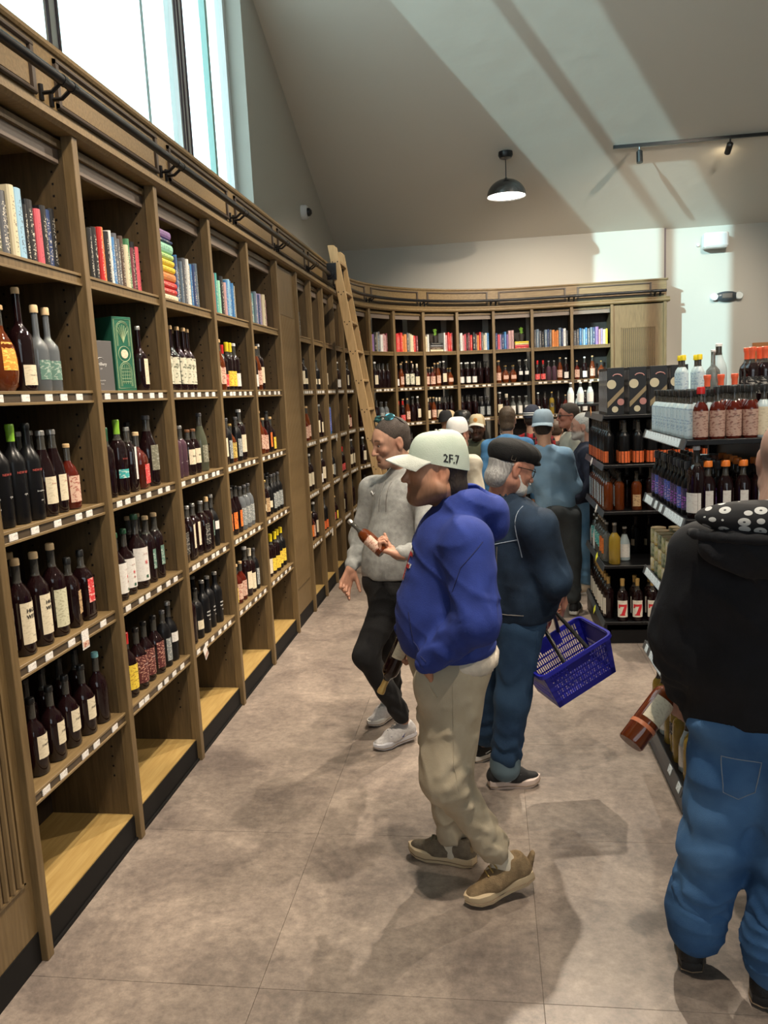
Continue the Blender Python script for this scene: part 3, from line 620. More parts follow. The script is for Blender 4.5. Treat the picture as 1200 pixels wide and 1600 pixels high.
# gondola kinds
kind('seven', 'bord', .31, .040, 'dark', 'gold', 'white7', .10, .50, 1.0, 'dark whiskey bottle with big red 7', [('7', .115, .275, INKR, 3), ('whisky', .007, .47, INKG, 0)], foil=.12)
kind('camp', 'bord', .31, .040, 'black', 'black', 'ember', .04, .30, 1.4, 'black liqueur bottle with glowing orange base', [])
kind('bour', 'bord', .28, .037, 'amber', 'black', 'paleblue', .10, .62, .45, 'amber bottle with tall pale label')
kind('bourp', 'bord', .28, .037, 'amber', 'black', 'tan', .10, .40, .8, 'amber bottle with tan label')
kind('limon', 'tall', .30, .042, 'gold', 'silver', None, 0, 0, 0, 'pale yellow liquor bottle', sq=0)
kind('tealb', 'tall', .29, .038, 'clear', 'silver', 'teal', .25, .60, 1.0, 'clear bottle with teal label')
kind('orgb', 'tall', .29, .038, 'clear', 'silver', 'orange', .20, .60, .9, 'clear bottle with orange label')
kind('bit', 'small', .19, .025, 'frost', 'yellow', 'paleblue', .06, .62, 1.9, 'small bitters bottle wrapped in pale blue paper with yellow cap', [('BITTERS', .006, .4, INK, 0)], cap_h=.13, capr=1.5)
kind('bitb', 'small', .19, .025, 'frost', 'black', 'paleblue', .06, .66, 1.9, 'small bitters bottle wrapped in pale blue paper with black cap', [('Brothers', .006, .45, INK, 0)], cap_h=.13, capr=1.5)
kind('krb', 'small', .20, .030, 'red', 'black', 'kraft', .05, .58, 1.9, 'small red bitters bottle with kraft paper label', [('BITTERS', .007, .46, INK, 0), ('cherry', .007, .30, INK, 0)], cap_h=.14, capr=1.5)
kind('krr', 'small', .20, .030, 'red', 'red', 'kraft', .05, .58, 1.9, 'small red bitters bottle with red cap', [('BITTERS', .007, .46, INK, 0)], cap_h=.14, capr=1.5)
kind('cld', 'small', .20, .030, 'frost', 'black', 'cream', .05, .62, 1.9, 'small cloudy cream bottle with black cap', cap_h=.14, capr=1.4)
kind('neon', 'small', .21, .026, 'black', 'grey', 'neon', .10, .55, 1.9, 'slim black bottle with neon label', cap_h=.16, capr=1.5)
kind('neot', 'small', .21, .026, 'black', 'black', 'blue', .10, .55, 1.9, 'slim black bottle with blue label', cap_h=.16, capr=1.5)
kind('orc', 'small', .23, .032, 'dark', 'orange', 'white', .12, .5, .5, 'dark bottle with orange cap', cap_h=.11, capr=1.6)
kind('red4', 'bord', .26, .034, 'dark', 'coral', 'black', .2, .5, 1, 'dark syrup bottle with coral red cap', [('GRENADINE', .006, .36, INKW, 0)], foil=.15, capr=1.3)
kind('dpk', 'bord', .27, .036, 'dark', 'red', 'gold', .12, .42, 1.0, 'dark bottle with dark red foil and gold label', foil=.12)
kind('flute', 'long', .22, .034, 'clear', 'white', None, 0, 0, 0, 'clear glass decanter bottle', cap_h=.04)
kind('clb', 'slop', .25, .040, 'frost', 'white', 'white', .1, .5, 1, 'clear frosted liquor bottle with white label')
KD['hw']['desc'] = 'dark whiskey bottle with cream HIGH WEST label and wooden stopper'
LB['olivec'] = lab('olivec', (.58, .56, .40), (.40, .38, .25))
_bmesh = {}
def bottle_meshes(k, lod):
    if (k, lod) in _bmesh: return _bmesh[(k, lod)]
    d = KD[k]; h, r = d['h'], d['r']; n = 18 if lod else 10
    prof = [(a * r, b * h) for a, b in SH[d['shape']]]
    body_end = sum(1 for a, b in SH[d['shape']] if a > .8)
    sq = [5.5 if (d['sq'] and i < body_end) else (3 if d['sq'] and i == body_end else 2) for i in range(len(prof))] if d['sq'] else None
    mis = [1 if z > d['fill'] * h else 0 for (_, z) in prof]
    mb = MB().lathe(prof, n, sq=sq, sy=d['sy'], mis=mis)
    out = [mb.mesh('glass', [G[d['glass']], G['neck'] if d['fill'] < 1 else G[d['glass']]], smooth=True)]
    rn = prof[-1][0] * d['capr']; zt = prof[-1][1]; ch = d['cap_h'] * h
    cp = [(rn, zt - .004 * h), (rn * 1.02, zt + ch * .15), (rn, zt + ch * .85), (rn * .85, zt + ch)]
    if d['foil']: cp = [(prof[-2][0] * 1.03, zt - d['foil'] * h), (prof[-1][0] * 1.06, zt - d['foil'] * h * .3)] + cp
    out.append(MB().lathe(cp, n if lod else 8).mesh('stopper', KP[d['cap']], smooth=True))
    if d['label']:
        z0, z1 = d['z0'] * h, d['z1'] * h; m = max(4, int(d['ha'] * (7 if lod else 4))); v = []; f = []
        if d['sq']:
            hw = r * .86 * min(1, d['ha']); y = -r * 1.0 - .0012
            v = [(-hw, y, z0), (hw, y, z0), (hw, y, z1), (-hw, y, z1)]; f = [(0, 1, 2, 3)]
        else:
            rr = r * 1.012 + .0003; nz = 3 if d['shape'] == 'round' else 1
            def rad(z):
                if nz == 1: return rr
                for (a0, b0), (a1, b1) in zip(prof[:-1], prof[1:]):
                    if b0 <= z <= b1: return (a0 + (a1 - a0) * (z - b0) / (b1 - b0)) * 1.02 + .0005
                return rr
            for q in range(nz + 1):
                z = z0 + (z1 - z0) * q / nz
                for i in range(m + 1):
                    a = -d['ha'] + 2 * d['ha'] * i / m; v.append((rad(z) * math.sin(a), -rad(z) * math.cos(a) * d['sy'], z))
            f = [(q * (m + 1) + i, q * (m + 1) + i + 1, (q + 1) * (m + 1) + i + 1, (q + 1) * (m + 1) + i) for q in range(nz) for i in range(m)]
        out.append(MB().add(v, f).mesh('label', LB[d['label']], smooth=True))
    if lod and d['txt']:
        inks = []; mb = MB()
        for (t, sz, zf, ink, bold) in d['txt']:
            if ink not in inks: inks.append(ink)
            if d['sq']: text_flat(mb, t, sz, 0, zf * h, -r * 1.0 - .0022, inks.index(ink), bold * .0004)
            else: text_cyl(mb, t, sz, r * 1.012 + .0012, zf * h, 0, inks.index(ink), 1, bold * .0004)
        out.append(mb.mesh('lettering', inks))
    _bmesh[(k, lod)] = out; return out
def put_bottle(k, loc, rz, label, group, lod=1, name='whiskey_bottle', tilt=None):
    e = empty(name, loc, rz, label, 'bottle', group)
    lab_o = None
    for me in bottle_meshes(k, lod):
        o = link(me.name.split('.')[0], me, e)
        if me.name.startswith('label'): lab_o = o
        if me.name.startswith('lettering') and lab_o: o.parent = lab_o
    if tilt is not None: e.matrix_world = tilt
    return e
def shorten(s, n=16):
    w_ = s.split(); return ' '.join(w_[:n])
RN = ['lowest shelf', 'third shelf', 'second shelf', 'top bottle shelf']
def clean(d):  # first words of the description
    return d
def stock(b, row, spec, lod=1, back='', x0=.03, x1=None, nm=None, yf=.012):
    """spec: kinds left to right, '.' leaves a gap"""
    ks = spec.split(); w = b['w']; x1 = x1 or w - .035; z = SHZ[row] + .0035; nm = nm or b['name']
    wd = [KD[k]['r'] * 2 if k != '.' else .07 for k in ks]; tot = sum(wd); gap = (x1 - x0 - tot) / max(1, len(ks)); gap = max(.002, min(gap, .03)); x = x0
    place = '%s, %s' % (RN[row], nm); cnt = {}
    for i, (k, q) in enumerate(zip(ks, wd)):
        if k != '.':
            d = KD[k]; cnt[k] = cnt.get(k, 0) + 1
            y = yf + d['r'] * d['sy'] + rnd.uniform(0, .012)
            ds = d['desc']; 
            tail = ('%s from left, ' % ORD[i + 1]) + place
            lb = ds + ', ' + tail
            if len(lb.split()) > 16: lb = ' '.join(ds.split()[:max(4, 16 - len(tail.split()))]).rstrip(' ,') + ', ' + tail
            if len(lb.split()) > 16: lb = ' '.join(ds.split()[:3]) + ', ' + tail
            lb = ' '.join(x_ for x_ in lb.split())
            put_bottle(k, wpt(b, x + q / 2, y, z), b['rz'] + rnd.uniform(-.25, .25), lb, 'bottles on the ' + place, lod)
            if back and i < len(back.split()) and back.split()[i] != '.':
                k2 = back.split()[i]; k2 = k if k2 == '=' else k2; y2 = y + d['r'] * d['sy'] + KD[k2]['r'] * KD[k2]['sy'] + .012
                put_bottle(k2, wpt(b, x + q / 2, y2, z), b['rz'] + rnd.uniform(-.25, .25), 'back-row bottle behind the %s from left, %s' % (ORD[i + 1], place), 'back row on the ' + place, 0)
        x += q + gap
T, U, V_, L_ = 3, 2, 1, 0
stock(B[0], T, 'fob fo lc gr gr .', x0=.05, x1=.70); stock(B[0], U, 'nr nrl nrl nr cr cr pink .', back='. nr . . = = .'); stock(B[0], V_, 'hw hw hw hw2 smtan smred', back='= = = . . .', x1=.70); stock(B[0], L_, 'wr ofd ofd ofd ofd dkg', back='dks dks dks dks dks dks')
stock(B[1], T, '. . . crn', x0=.25, x1=.70); stock(B[1], U, 'yl gf lf strip rl ov', back='dks . dks . . dks'); stock(B[1], V_, 'stripey fr fr frl dw dw', back='dks dks dks . = =', x1=.66); stock(B[1], L_, 'evw evw art art art bks dwl', back='dks dks dks . . . .')
stock(B[2], T, 'ills ill ill ill ill ill . ', back='. = = = = = .', x1=.62); stock(B[2], U, 'gy pl pl bs bs tg .', back='. = = . . .'); stock(B[2], V_, 'stripey clk badge badge clk wf dwl', back='dks . = = . . .'); stock(B[2], L_, 'gb dks blk sb sb sb', back='dks dks . . = .')
stock(B[3], T, 'cr cr glow rdt ye ye brg .', back='= = = . . . . .', x1=.64); stock(B[3], U, 'bks wlt bks hny bks wlt .', back='dks dks dks . dks . .'); stock(B[3], V_, 'pink or or or gl gl gl', back='dks dks dks = = = .'); stock(B[3], L_, 'ye ye pink pink wlt yc bks', back='= = dks dks = . .')
stock(B[4], T, 'yc wlt brg glow wlt . .', back='. = . = . . .', x1=.60); stock(B[4], U, 'pink dks glow pink or yl .', back='. dks . = . . .'); stock(B[4], V_, 'blk blk lb blk bks bks bks', back='= = = = = = ='); stock(B[4], L_, 'yc yc yc ye ye yy yy', back='= = = = = . .')
# narrow bays on the left wall past the fluted panel: only the right part of each shelf shows
NR = [['wlt blk', 'pink glow', 'wlt wlt', 'or pink wlt'], ['blk blk', 'wlt cr', 'brg wlt', 'camp camp'], ['wlt', 'gift', 'cr bks', 'rdt yl'], ['brg brg brg', 'dks', 'rdt rdt rdt', 'wlt dks'], ['dks wlt dks', 'wlt pink', 'wlt wlt wlt', 'dks dks'], ['wlt wlt', 'dks blk', 'wlt', 'dks']]
for i in range(6):
    for r_, sp in zip((T, U, V_, L_), NR[i]): stock(N_[i], r_, sp, 0, x0=.26, x1=.50)
CR = [['wlt wlt dks dks dks', 'dks dks gl gl', 'blk blk blk blk', 'blk dks'], ['brg glow ill ill yc', 'dks rdt glow dks wlt', 'wlt wlt dks', 'blk blk'], ['pink pink glow wlt crx', 'yc glow yc dks dks', 'dks wlt', 'blk'], ['brg brg brg dks dks', 'dks dks dks bks bks', 'wlt dks', 'blk'],
      ['glow crx crx dwl dwl', 'wlt yc tq tq tq', 'dks wlt', 'blk'], ['rdt rdt pl pl glow brg', 'brg dks gfb dks pink', 'wlt', 'blk'], ['pink brg glow crx', 'clb brg dks', 'wlt', 'blk']]
for i in range(7):
    for r_, sp in zip((T, U, V_, L_), CR[i]): stock(N_[6 + i], r_, sp, 0, x1=.50, back=' '.join('=' for _ in sp.split()) if r_ in (T, U) and i < 5 else '')
# gift boxes of the second bay
def gbox(b, x, w_, d_, h_, y, m, label, tilt, z=SHZ[3] + .0035):
    e = empty('gift_box', wpt(b, x, y, z), b['rz'] + tilt, label, 'box'); MB().box(-w_ / 2, w_ / 2, 0, d_, 0, h_).obj('carton', m, e, bevel=.0015); return e
e = gbox(B[1], .19, .15, .10, .215, .05, mat('grey_carton', (.10, .095, .095), .5), 'plain dark grey gift box with silver print beside the green box', -.30)
mb = MB(); text_flat(mb, 'distillery', .020, .0, .115, -.0008, 0, .0004); text_flat(mb, '19', .012, .0, .095, -.0008); text_flat(mb, 'SMALL BATCH', .006, 0, .045, -.0008); text_flat(mb, '750 ML', .006, 0, .03, -.0008)
mb.tube([(-.02, -.001, .135), (-.008, -.001, .143), (.008, -.001, .143), (.02, -.001, .135)], .0008, 4); mb.obj('printing', INKW, e.children[0])
e = gbox(B[1], .385, .11, .11, .33, .03, mat('green_carton', (.02, .12, .075), .4), 'tall green gift box with pale fern and arch pattern', -.40)
PG = mat('pale_green_print', (.42, .52, .30), .5); mb = MB(); y = -.0012
def arc(cx, cz, r, a0, a1, n=10): return [(cx + r * math.cos(a0 + (a1 - a0) * i / n), y, cz + r * math.sin(a0 + (a1 - a0) * i / n)) for i in range(n + 1)]
for q in (.045, .049): mb.tube([(-q, y, .012), (-q, y, .318), (q, y, .318), (q, y, .012), (-q, y, .012)], .0009, 4)
for r_ in (.036, .030): mb.tube([(-r_, y, .20)] + list(reversed(arc(0, .275, r_, 0, PI))) + [(r_, y, .20)], .0010, 4)
for a in np.linspace(.35, PI - .35, 7): mb.tube([(0, y, .215), (.012 * math.cos(a), y, .235 + .02 * math.sin(a)), (.030 * math.cos(a), y, .255 + .040 * math.sin(a))], .0014, 4)
mb.tube(arc(0, .165, .034, 0, 2 * PI, 20), .0012, 4)
for r_ in (.034, .027): mb.tube([(-r_, y, .02)] + list(reversed(arc(0, .095, r_, 0, PI))) + [(r_, y, .02)], .0010, 4)
for x in (-.018, -.006, .006, .018): mb.tube([(x, y, .03), (x, y, .115)], .0008, 4)
for z in (.04, .055, .07, .085, .10): mb.tube([(-.026, y, z), (.026, y, z)], .0008, 4)
mb.obj('printing', PG, e.children[0]); MB().lathe([(.020, 0), (.020, .002)], 16, M=Matrix.Translation((0, -.0005, .165)) @ Matrix.Rotation(PI / 2, 4, 'X')).obj('emblem', LB['cream'], e.children[0])
# shelf talkers hanging from price channels
def talker(b, x, z, rot, label, col):
    e = empty('price_card', wpt(b, x, -.016, z), b['rz'], label, 'card'); M = Matrix.Rotation(rot, 4, 'Y')
    MB().box(-.026, .026, -.001, .0, -.075, .0, M=M).obj('card', TAGW, e); MB().box(-.022, .022, -.0022, -.001, -.068, -.045, M=M).obj('print', LB[col], e)
talker(B[0], .47, 1.045, .0, 'small white price card hanging under the third shelf, nearest bay', 'rosy')
talker(B[2], .17, .57, -.45, 'tilted white price card hanging under the lowest shelf, third bay', 'kraft')
talker(N_[2], .40, 1.505, .3, 'white price card under the second shelf in the third narrow bay', 'cream')
talker(N_[1], .42, .59, .0, 'white price card under the lowest shelf in the second narrow bay', 'cream')
# speckled grey column visible behind the near shelves, and raceway
e_ = MB().box(.02, .17, .25, DEP - .014, .12, .565).obj('speckled_box', mat('speckled_grey', (.10, .09, .085), .8, col2=(.28, .25, .23), scale=120, ramp=(.4, .6)), None)
e_.location = wpt(B[0], 0, 0); e_.rotation_euler = (0, 0, B[0]['rz']); tag(e_, 'speckled grey stone-like box at the back of the empty bottom compartment', 'box')
# ---------------------------------------------------------------- black metal gondolas
BM = mat('gondola_black', (.007, .007, .008), .38, spec=.3)
BMB = mat('gondola_daylit_black', (.05, .075, .11), .38)  # gondola black with the daylight on the kick plate painted in
RAILM = mat('price_rail', (.05, .06, .07), .3)
TAGB = mat('price_strip_paper', (.70, .80, .85), .45, col2=(.45, .52, .58), scale=90, ramp=(.50, .6))
TAGY = mat('yellow_price_paper', (.72, .74, .05), .5)
gtag = MB().box(-.002, 0, -.0265, .0265, -.018, .018).mesh('price_tag', TAGB)
def gondola(name, label, x0, x1, y0, y1, levels, tags, rail_col=RAILM, base_m=BM):
    g = empty('gondola', (x0, (y0 + y1) / 2, 0), 0, label, 'shelving unit'); ym = (y0 + y1) / 2; hw = (y1 - y0) / 2; w = x1 - x0
    MB().box(.05, w, -hw + .03, hw - .03, 0, .10).obj('plinth', BM, g)
    MB().box(-.004, .02, -hw, hw, .012, levels[0] - .022).obj('kick_plate', base_m, g)
    MB().box(w - .02, w, -hw + .01, hw - .01, .05, levels[-1] + .02).obj('back_panel', BM, g)
    for s in (-1, 1): MB().box(w - .05, w - .015, s * (hw - .01) - .015, s * (hw - .01) + .015, 0, levels[-1] + .03).obj('upright', BM, g)
    for i, z in enumerate(levels):
        o = MB().box(0, w - .02, -hw, hw, z - .022, z).obj('shelf', BM, g, bevel=.002)
        M = Matrix.Translation((-.001, 0, z - .018)) @ Matrix.Rotation(.30, 4, 'Y')
        MB().box(-.006, 0, -hw, hw, -.022, .022, M=M).obj('price_rail', rail_col, o)
        if tags[i]:
            n = int((2 * hw - .04) / .056)
            for k in range(n):
                if rnd.random() < .88 * tags[i]:
                    t = link('price_tag', gtag, o); t.matrix_local = M @ Matrix.Translation((-.0062, -hw + .05 + k * .056, 0))
    return g
NL = [.12, .52, .935, 1.32, 1.65]; FL = [.17, .59, .985, 1.32, 1.67]
g1 = gondola('n', 'near black metal shelving end unit with pale blue price strips beside the hooded man', .80, 1.16, 3.38, 4.24, NL, [.2, 1, 1, 1, 1], base_m=BMB)
g2 = gondola('f', 'far black metal shelving end unit with gift boxes on top and red 7 bottles below', .80, 1.75, 5.75, 6.75, FL, [0, 0, 0, 0, 0])
MB().box(.02, .95, .47, .485, .05, 1.66).obj('end_panel', BM, g2)
g3 = gondola('r', 'small black display unit with clear bottles behind the navy sweater man', .88, 1.5, 9.3, 9.9, [.2, .7, 1.2, 1.67], [0, 0, 0, 0])
for (y, z, m_) in ((5.95, .985, TAGW), (5.95, .62, TAGY), (6.1, .17, TAGY), (6.2, 1.31, TAGW)):
    o = MB().box(-.03, -.028, -.03, .03, -.02, .02).obj('price_card', m_, g2); o.location = (0, y - 6.25, z - .01); o.rotation_euler = (.5, .3, 0)
o = MB().box(-.03, -.028, -.03, .03, -.02, .02).obj('price_card', mat('orange_price_paper', (.8, .3, .05), .5), g2); o.location = (0, -.05, 1.69); o.rotation_euler = (.9, 0, 0)
body = empty('gondola', (1.165, 3.8, 0), 0, 'black shelving run behind the near end unit, with perforated top tier', 'shelving unit')
MB().box(.0, 1.9, -.32, .30, .0, 1.62).obj('panel', BM, body)
MB().box(.0, 1.9, -.42, .42, .0, .12).obj('plinth', BM, body)
mb = MB().box(.0, 1.9, -.02, .34, 1.665, 1.765); mb.obj('perforated_tier', BM, body, bevel=.002)
mb = MB()
for k in range(46):
    for j in range(2): mb.box(.02 + k * .022, .032 + k * .022, -.0215, -.0195, 1.695 + j * .034, 1.705 + j * .034)
o = mb.obj('perforations', STEEL, body); o['kind'] = 'stuff'
MB().box(.0, 1.9, -.42, .34, 1.62, 1.665).obj('top_shelf', BM, body)
riser = empty('shelf_riser', (.9, 4.05, 1.65), 0, 'small black riser shelf on the near unit top', 'riser')
MB().box(.0, .26, -.10, .17, .150, .16).box(.0, .006, -.10, .17, 0, .15).box(.254, .26, -.10, .17, 0, .15).box(.0, .26, .164, .17, 0, .15).obj('shelf', BM, riser)
riser2 = empty('shelf_riser', (.98, 4.08, 1.32), 0, 'small black riser under the near unit top holding printed tins', 'riser')
MB().box(.0, .16, -.10, .10, .095, .10).box(0, .006, -.10, .10, 0, .095).box(.154, .16, -.10, .10, 0, .095).obj('shelf', BM, riser2)
FACEL = -PI / 2   # label facing -x
def gb(k, x, y, z, label, grp, rz=None, lod=0): return put_bottle(k, (x, y, z + .001), (FACEL if rz is None else rz) + rnd.uniform(-.12, .12), label, grp, lod, name={'bit': 'bitters_bottle'}.get(k, 'liquor_bottle'))
def rows(ks, x0, ny, y0, dy, z, nx, dx, desc, grp, skipfirst=0):
    for j in range(nx):
        for i in range(ny):
            k = ks[i] if isinstance(ks, list) else ks
            if k == '.': continue
            gb(k, x0 + j * dx + rnd.uniform(-.003, .003), y0 + i * dy + rnd.uniform(-.004, .004), z, '%s, %s deep, %s from near end' % (desc if isinstance(desc, str) else desc[k], ORD[j + 1], ORD[i + 1]), grp)
NB = 'near end unit'
rows(['bitb'] * 3 + ['bitb'] * 9, .835, 11, 3.47, .064, NL[4], 3, .056, 'pale blue wrapped bitters, near unit top', 'pale blue bitters bottles')
for i, (x, k) in enumerate([(.865, 'krr'), (.93, 'krb'), (.995, 'krb'), (1.06, 'krb'), (1.11, 'cld')]):
    gb(k, x, 3.415, NL[4], KD[k]['desc'] + ', ' + ['leftmost', 'second', 'third', 'fourth', 'rightmost'][i] + ' on the near edge', 'bitters along the near edge', 0, 1)
for i in range(5): gb('krb', 1.02 + .0 * i, 3.48 + .062 * i, NL[4], 'kraft labelled red bitters behind the near edge, %s back' % ORD[i + 1], 'kraft bitters behind the near edge')
for i in range(5): gb('krb', 1.09, 3.48 + .062 * i, NL[4], 'red bitters in the right column of the near unit top, %s back' % ORD[i + 1], 'kraft bitters in the right column')
for i in range(2):
    for j in range(2): gb('bit', .93 + .075 * i, 4.0 + .06 * j, 1.811, 'yellow capped pale blue bitters on riser, %s column, %s row' % (['left', 'right'][i], ['front', 'back'][j]), 'yellow capped bitters on the riser', 0)
gb('flute', 1.075, 4.03, 1.811, 'clear glass bottle beside the yellow capped bitters', 'clear bottles on the riser'); gb('clb', 1.125, 4.12, 1.811, 'frosted clear bottle at the right of the riser', 'clear bottles on the riser')
for i in range(3): gb('red4', 1.00 + .06 * i, 3.84, NL[4], 'dark syrup bottle with red cap before the riser, %s from left' % ORD[i + 1], 'syrup bottles before the riser', 0, 1)
for i in range(5): gb('red4', 1.20 + .055 * (i % 3), 3.86 + .07 * (i // 3), 1.766, 'coral capped grenadine bottle on the perforated tier, %s' % ['left front', 'middle front', 'right front', 'left back', 'middle back'][i], 'coral capped grenadine bottles', 0, 1)
for i in range(3): gb('dpk', 1.39 + .075 * i, 3.88, 1.766, 'dark bottle with dark red foil and gold label on the tier, %s' % ORD[i + 1], 'red foil bottles on the tier', 0, 1)
for i in range(2): gb('flute', 1.40 + .10 * i, 4.05, 1.766, 'clear bottle behind the red foil bottles, %s' % ORD[i + 1], 'clear bottles on the tier')
e = empty('display_carton', (1.20, 3.60, 1.666), 0, 'small light blue printed display carton on the near unit top', 'box'); MB().box(0, .13, 0, .006, 0, .12).box(0, .006, 0, .1, 0, .09).box(.124, .13, 0, .1, 0, .09).obj('carton', mat('light_blue_card', (.16, .42, .62), .4), e); mb = MB(); text_flat(mb, 'MIXERS', .028, .065, .075, -.001, 0, .0006); mb.obj('lettering', mat('navy_print', (.02, .04, .2), .5), e.children[0])
# second level: neon bottles, orange capped ones, pouches
rows(['neon', 'neot', 'neon', 'neon', 'neot', 'neot', 'neon', 'neon', 'neot', 'neon'], .84, 10, 3.52, .068, NL[3], 3, .062, 'neon labelled black bottle, second level', 'neon labelled bottles')
for i, (x, y) in enumerate([(.90, 3.43), (.97, 3.43), (1.04, 3.43), (1.105, 3.43), (1.04, 3.51), (1.11, 3.51)]): gb('orc', x, y, NL[3], 'dark bottle with orange cap, second level near edge, %s from left' % ORD[i + 1], 'orange capped bottles', 0, 1)
gb('brg', .855, 3.435, NL[3] - .001, 'bottle with red and white label left of the orange caps', 'neon labelled bottles', -.6, 0)
for i in range(3): gb('orc', 1.05, 3.6 + .08 * i, NL[3], 'dark bottle behind the orange capped ones, %s back' % ORD[i + 1], 'dark bottles behind the orange caps')
LID = mat('silver_lid', (.5, .5, .5), .3, metal=.8)
def tin(x, y, z, r, h, m, label, grp, name='tin_can', text=None, ink=INKW, rz=0, lidm=LID):
    e = empty(name, (x, y, z + .0005), rz, label, 'can', grp)
    MB().lathe([(r * .96, 0), (r, .004), (r, h - .004), (r * .96, h)], 16).obj('body', m, e, smooth=True); MB().lathe([(r * .9, h - .001), (r * .98, h + .002), (r * .98, h + .006), (r * .8, h + .006)], 16).obj('lid', lidm, e, smooth=True)
    if text: mb = MB(); text_cyl(mb, text, .012, r + .0008, h * .78, 0, 0, 1, .0003); text_cyl(mb, '■', .016, r + .0008, h * .22); mb.obj('lettering', ink, e)
TG1 = mat('sage_tin', (.20, .34, .30), .4, col2=(.34, .46, .40), scale=60); TG2 = mat('salmon_tin', (.66, .28, .17), .4, col2=(.74, .40, .28), scale=60)
for i, (x, m_, t) in enumerate([(.985, TG1, 'SMOKE'), (1.045, TG1, 'SMOKE'), (1.10, TG2, 'SALT'), (1.155, TG2, 'SALT')]):
    tin(x - .01, 4.05 - .02 * (i % 2), 1.42, .026, .105, m_, '%s printed tin on the riser, %s from left' % (['sage green', 'salmon pink'][i // 2], ORD[i + 1]), 'printed tins on the riser', text=t)
e = empty('sign_card', (1.06, 3.93, 1.3205), 0, 'white printed card below the salmon tins', 'card'); MB().box(0, .07, 0, .002, 0, .075).obj('card', TAGW, e)
# third level: stacked tins with gold lids
GLT = [mat('olive_tin', (.28, .29, .06), .4, col2=(.55, .50, .32), scale=50), mat('golden_tin', (.50, .36, .06), .4, col2=(.62, .58, .45), scale=45), mat('dark_green_tin', (.07, .12, .06), .4, col2=(.5, .48, .35), scale=40)]
LIDG = mat('gold_lid', (.60, .50, .28), .3, metal=.6)
for lv in range(3):
    for j in range(3):
        for i in range(9):
            tin(.845 + .088 * j, 3.44 + .086 * i, NL[2] + .0745 * lv, .038, .067, GLT[(i * 2 + j + lv) % 3], 'stacked gold-lidded tin, %s layer, %s deep, %s from near end' % (['bottom', 'middle', 'top'][lv], ORD[j + 1], ORD[i + 1]), 'stacked tins with gold lids', name='stacked_tin', lidm=LIDG)
rows('hny', .85, 7, 3.50, .095, NL[1], 2, .10, 'golden bottle on the fourth level', 'golden bottles on the fourth level')
rows(['limon', 'clb', 'limon', 'gfb', 'limon', 'clb', 'limon', 'gfb'], .86, 8, 3.46, .10, NL[0], 2, .11, 'pale yellow bottle on the bottom level', 'pale yellow bottles on the bottom level')
# far unit
FN = 'far unit'
rows('camp', .845, 9, 5.85, .095, FL[3], 1, .08, 'black bottle with orange base, left face', 'orange based black bottles on the left face')
for i in range(8):
    for j in range(2): gb('camp', .95 + .095 * i, 5.80 + .11 * j, FL[3], 'black bottle with orange base, near side, %s from left, %s row' % (ORD[i + 1], ['front', 'second'][j]), 'orange based black bottles facing the aisle', 0)
rows('bour', .84, 9, 5.85, .09, FL[2], 2, .085, 'amber bottle with pale blue label, far unit', 'amber bottles with pale labels')
for i in range(4): gb(['bourp', 'dks', 'dks', 'wlt'][i], 1.04 + .10 * i, 5.83, FL[2], '%s, near side of the far unit' % ['amber bottle with tan label', 'very dark plain bottle', 'second very dark plain bottle', 'bottle with wide pale label'][i], 'mixed bottles on the near side', 0)
for i in range(4): gb('dks', 1.0 + .1 * i, 5.98, FL[2], 'very dark bottle behind the tan label bottle, %s' % ORD[i + 1], 'dark bottles behind')
rows(['orgb', 'orgb', 'tealb', 'tealb', 'tealb', 'clb', 'tealb', 'clb'], .845, 8, 5.93, .095, FL[1], 1, .09, {'orgb': 'clear bottle with orange label, left face', 'tealb': 'clear bottle with teal label, left face', 'clb': 'frosted bottle on the left face'}, 'clear bottles on the left face')
gb('limon', .885, 5.83, FL[1], 'large pale yellow bottle at the near corner of the far unit', 'clear bottles on the left face', 0, 1)
gb('clb', .975, 5.95, FL[1], 'clear bottle with bluish glass behind the pale yellow bottle', 'clear bottles on the left face', 0)
for i in range(2): gb('blk', 1.11 + .10 * i, 6.25, FL[1], 'small dark bottle at the back of the empty shelf, %s' % ORD[i + 1], 'small dark bottles at the back')
rows('seven', .845, 8, 5.88, .10, FL[0], 1, .1, 'whiskey bottle with red 7 facing left', 'red 7 bottles facing left')
for i in range(5):
    for j in range(2): gb('seven', .965 + .105 * i - .03, 5.80 + .11 * j - (.0 if i or j else 0), FL[0], 'red 7 whiskey bottle facing camera, %s from left, %s row' % (ORD[i + 1], ['front', 'second'][j]), 'red 7 bottles facing the camera', 0, 1) if (i or j == 0) else None
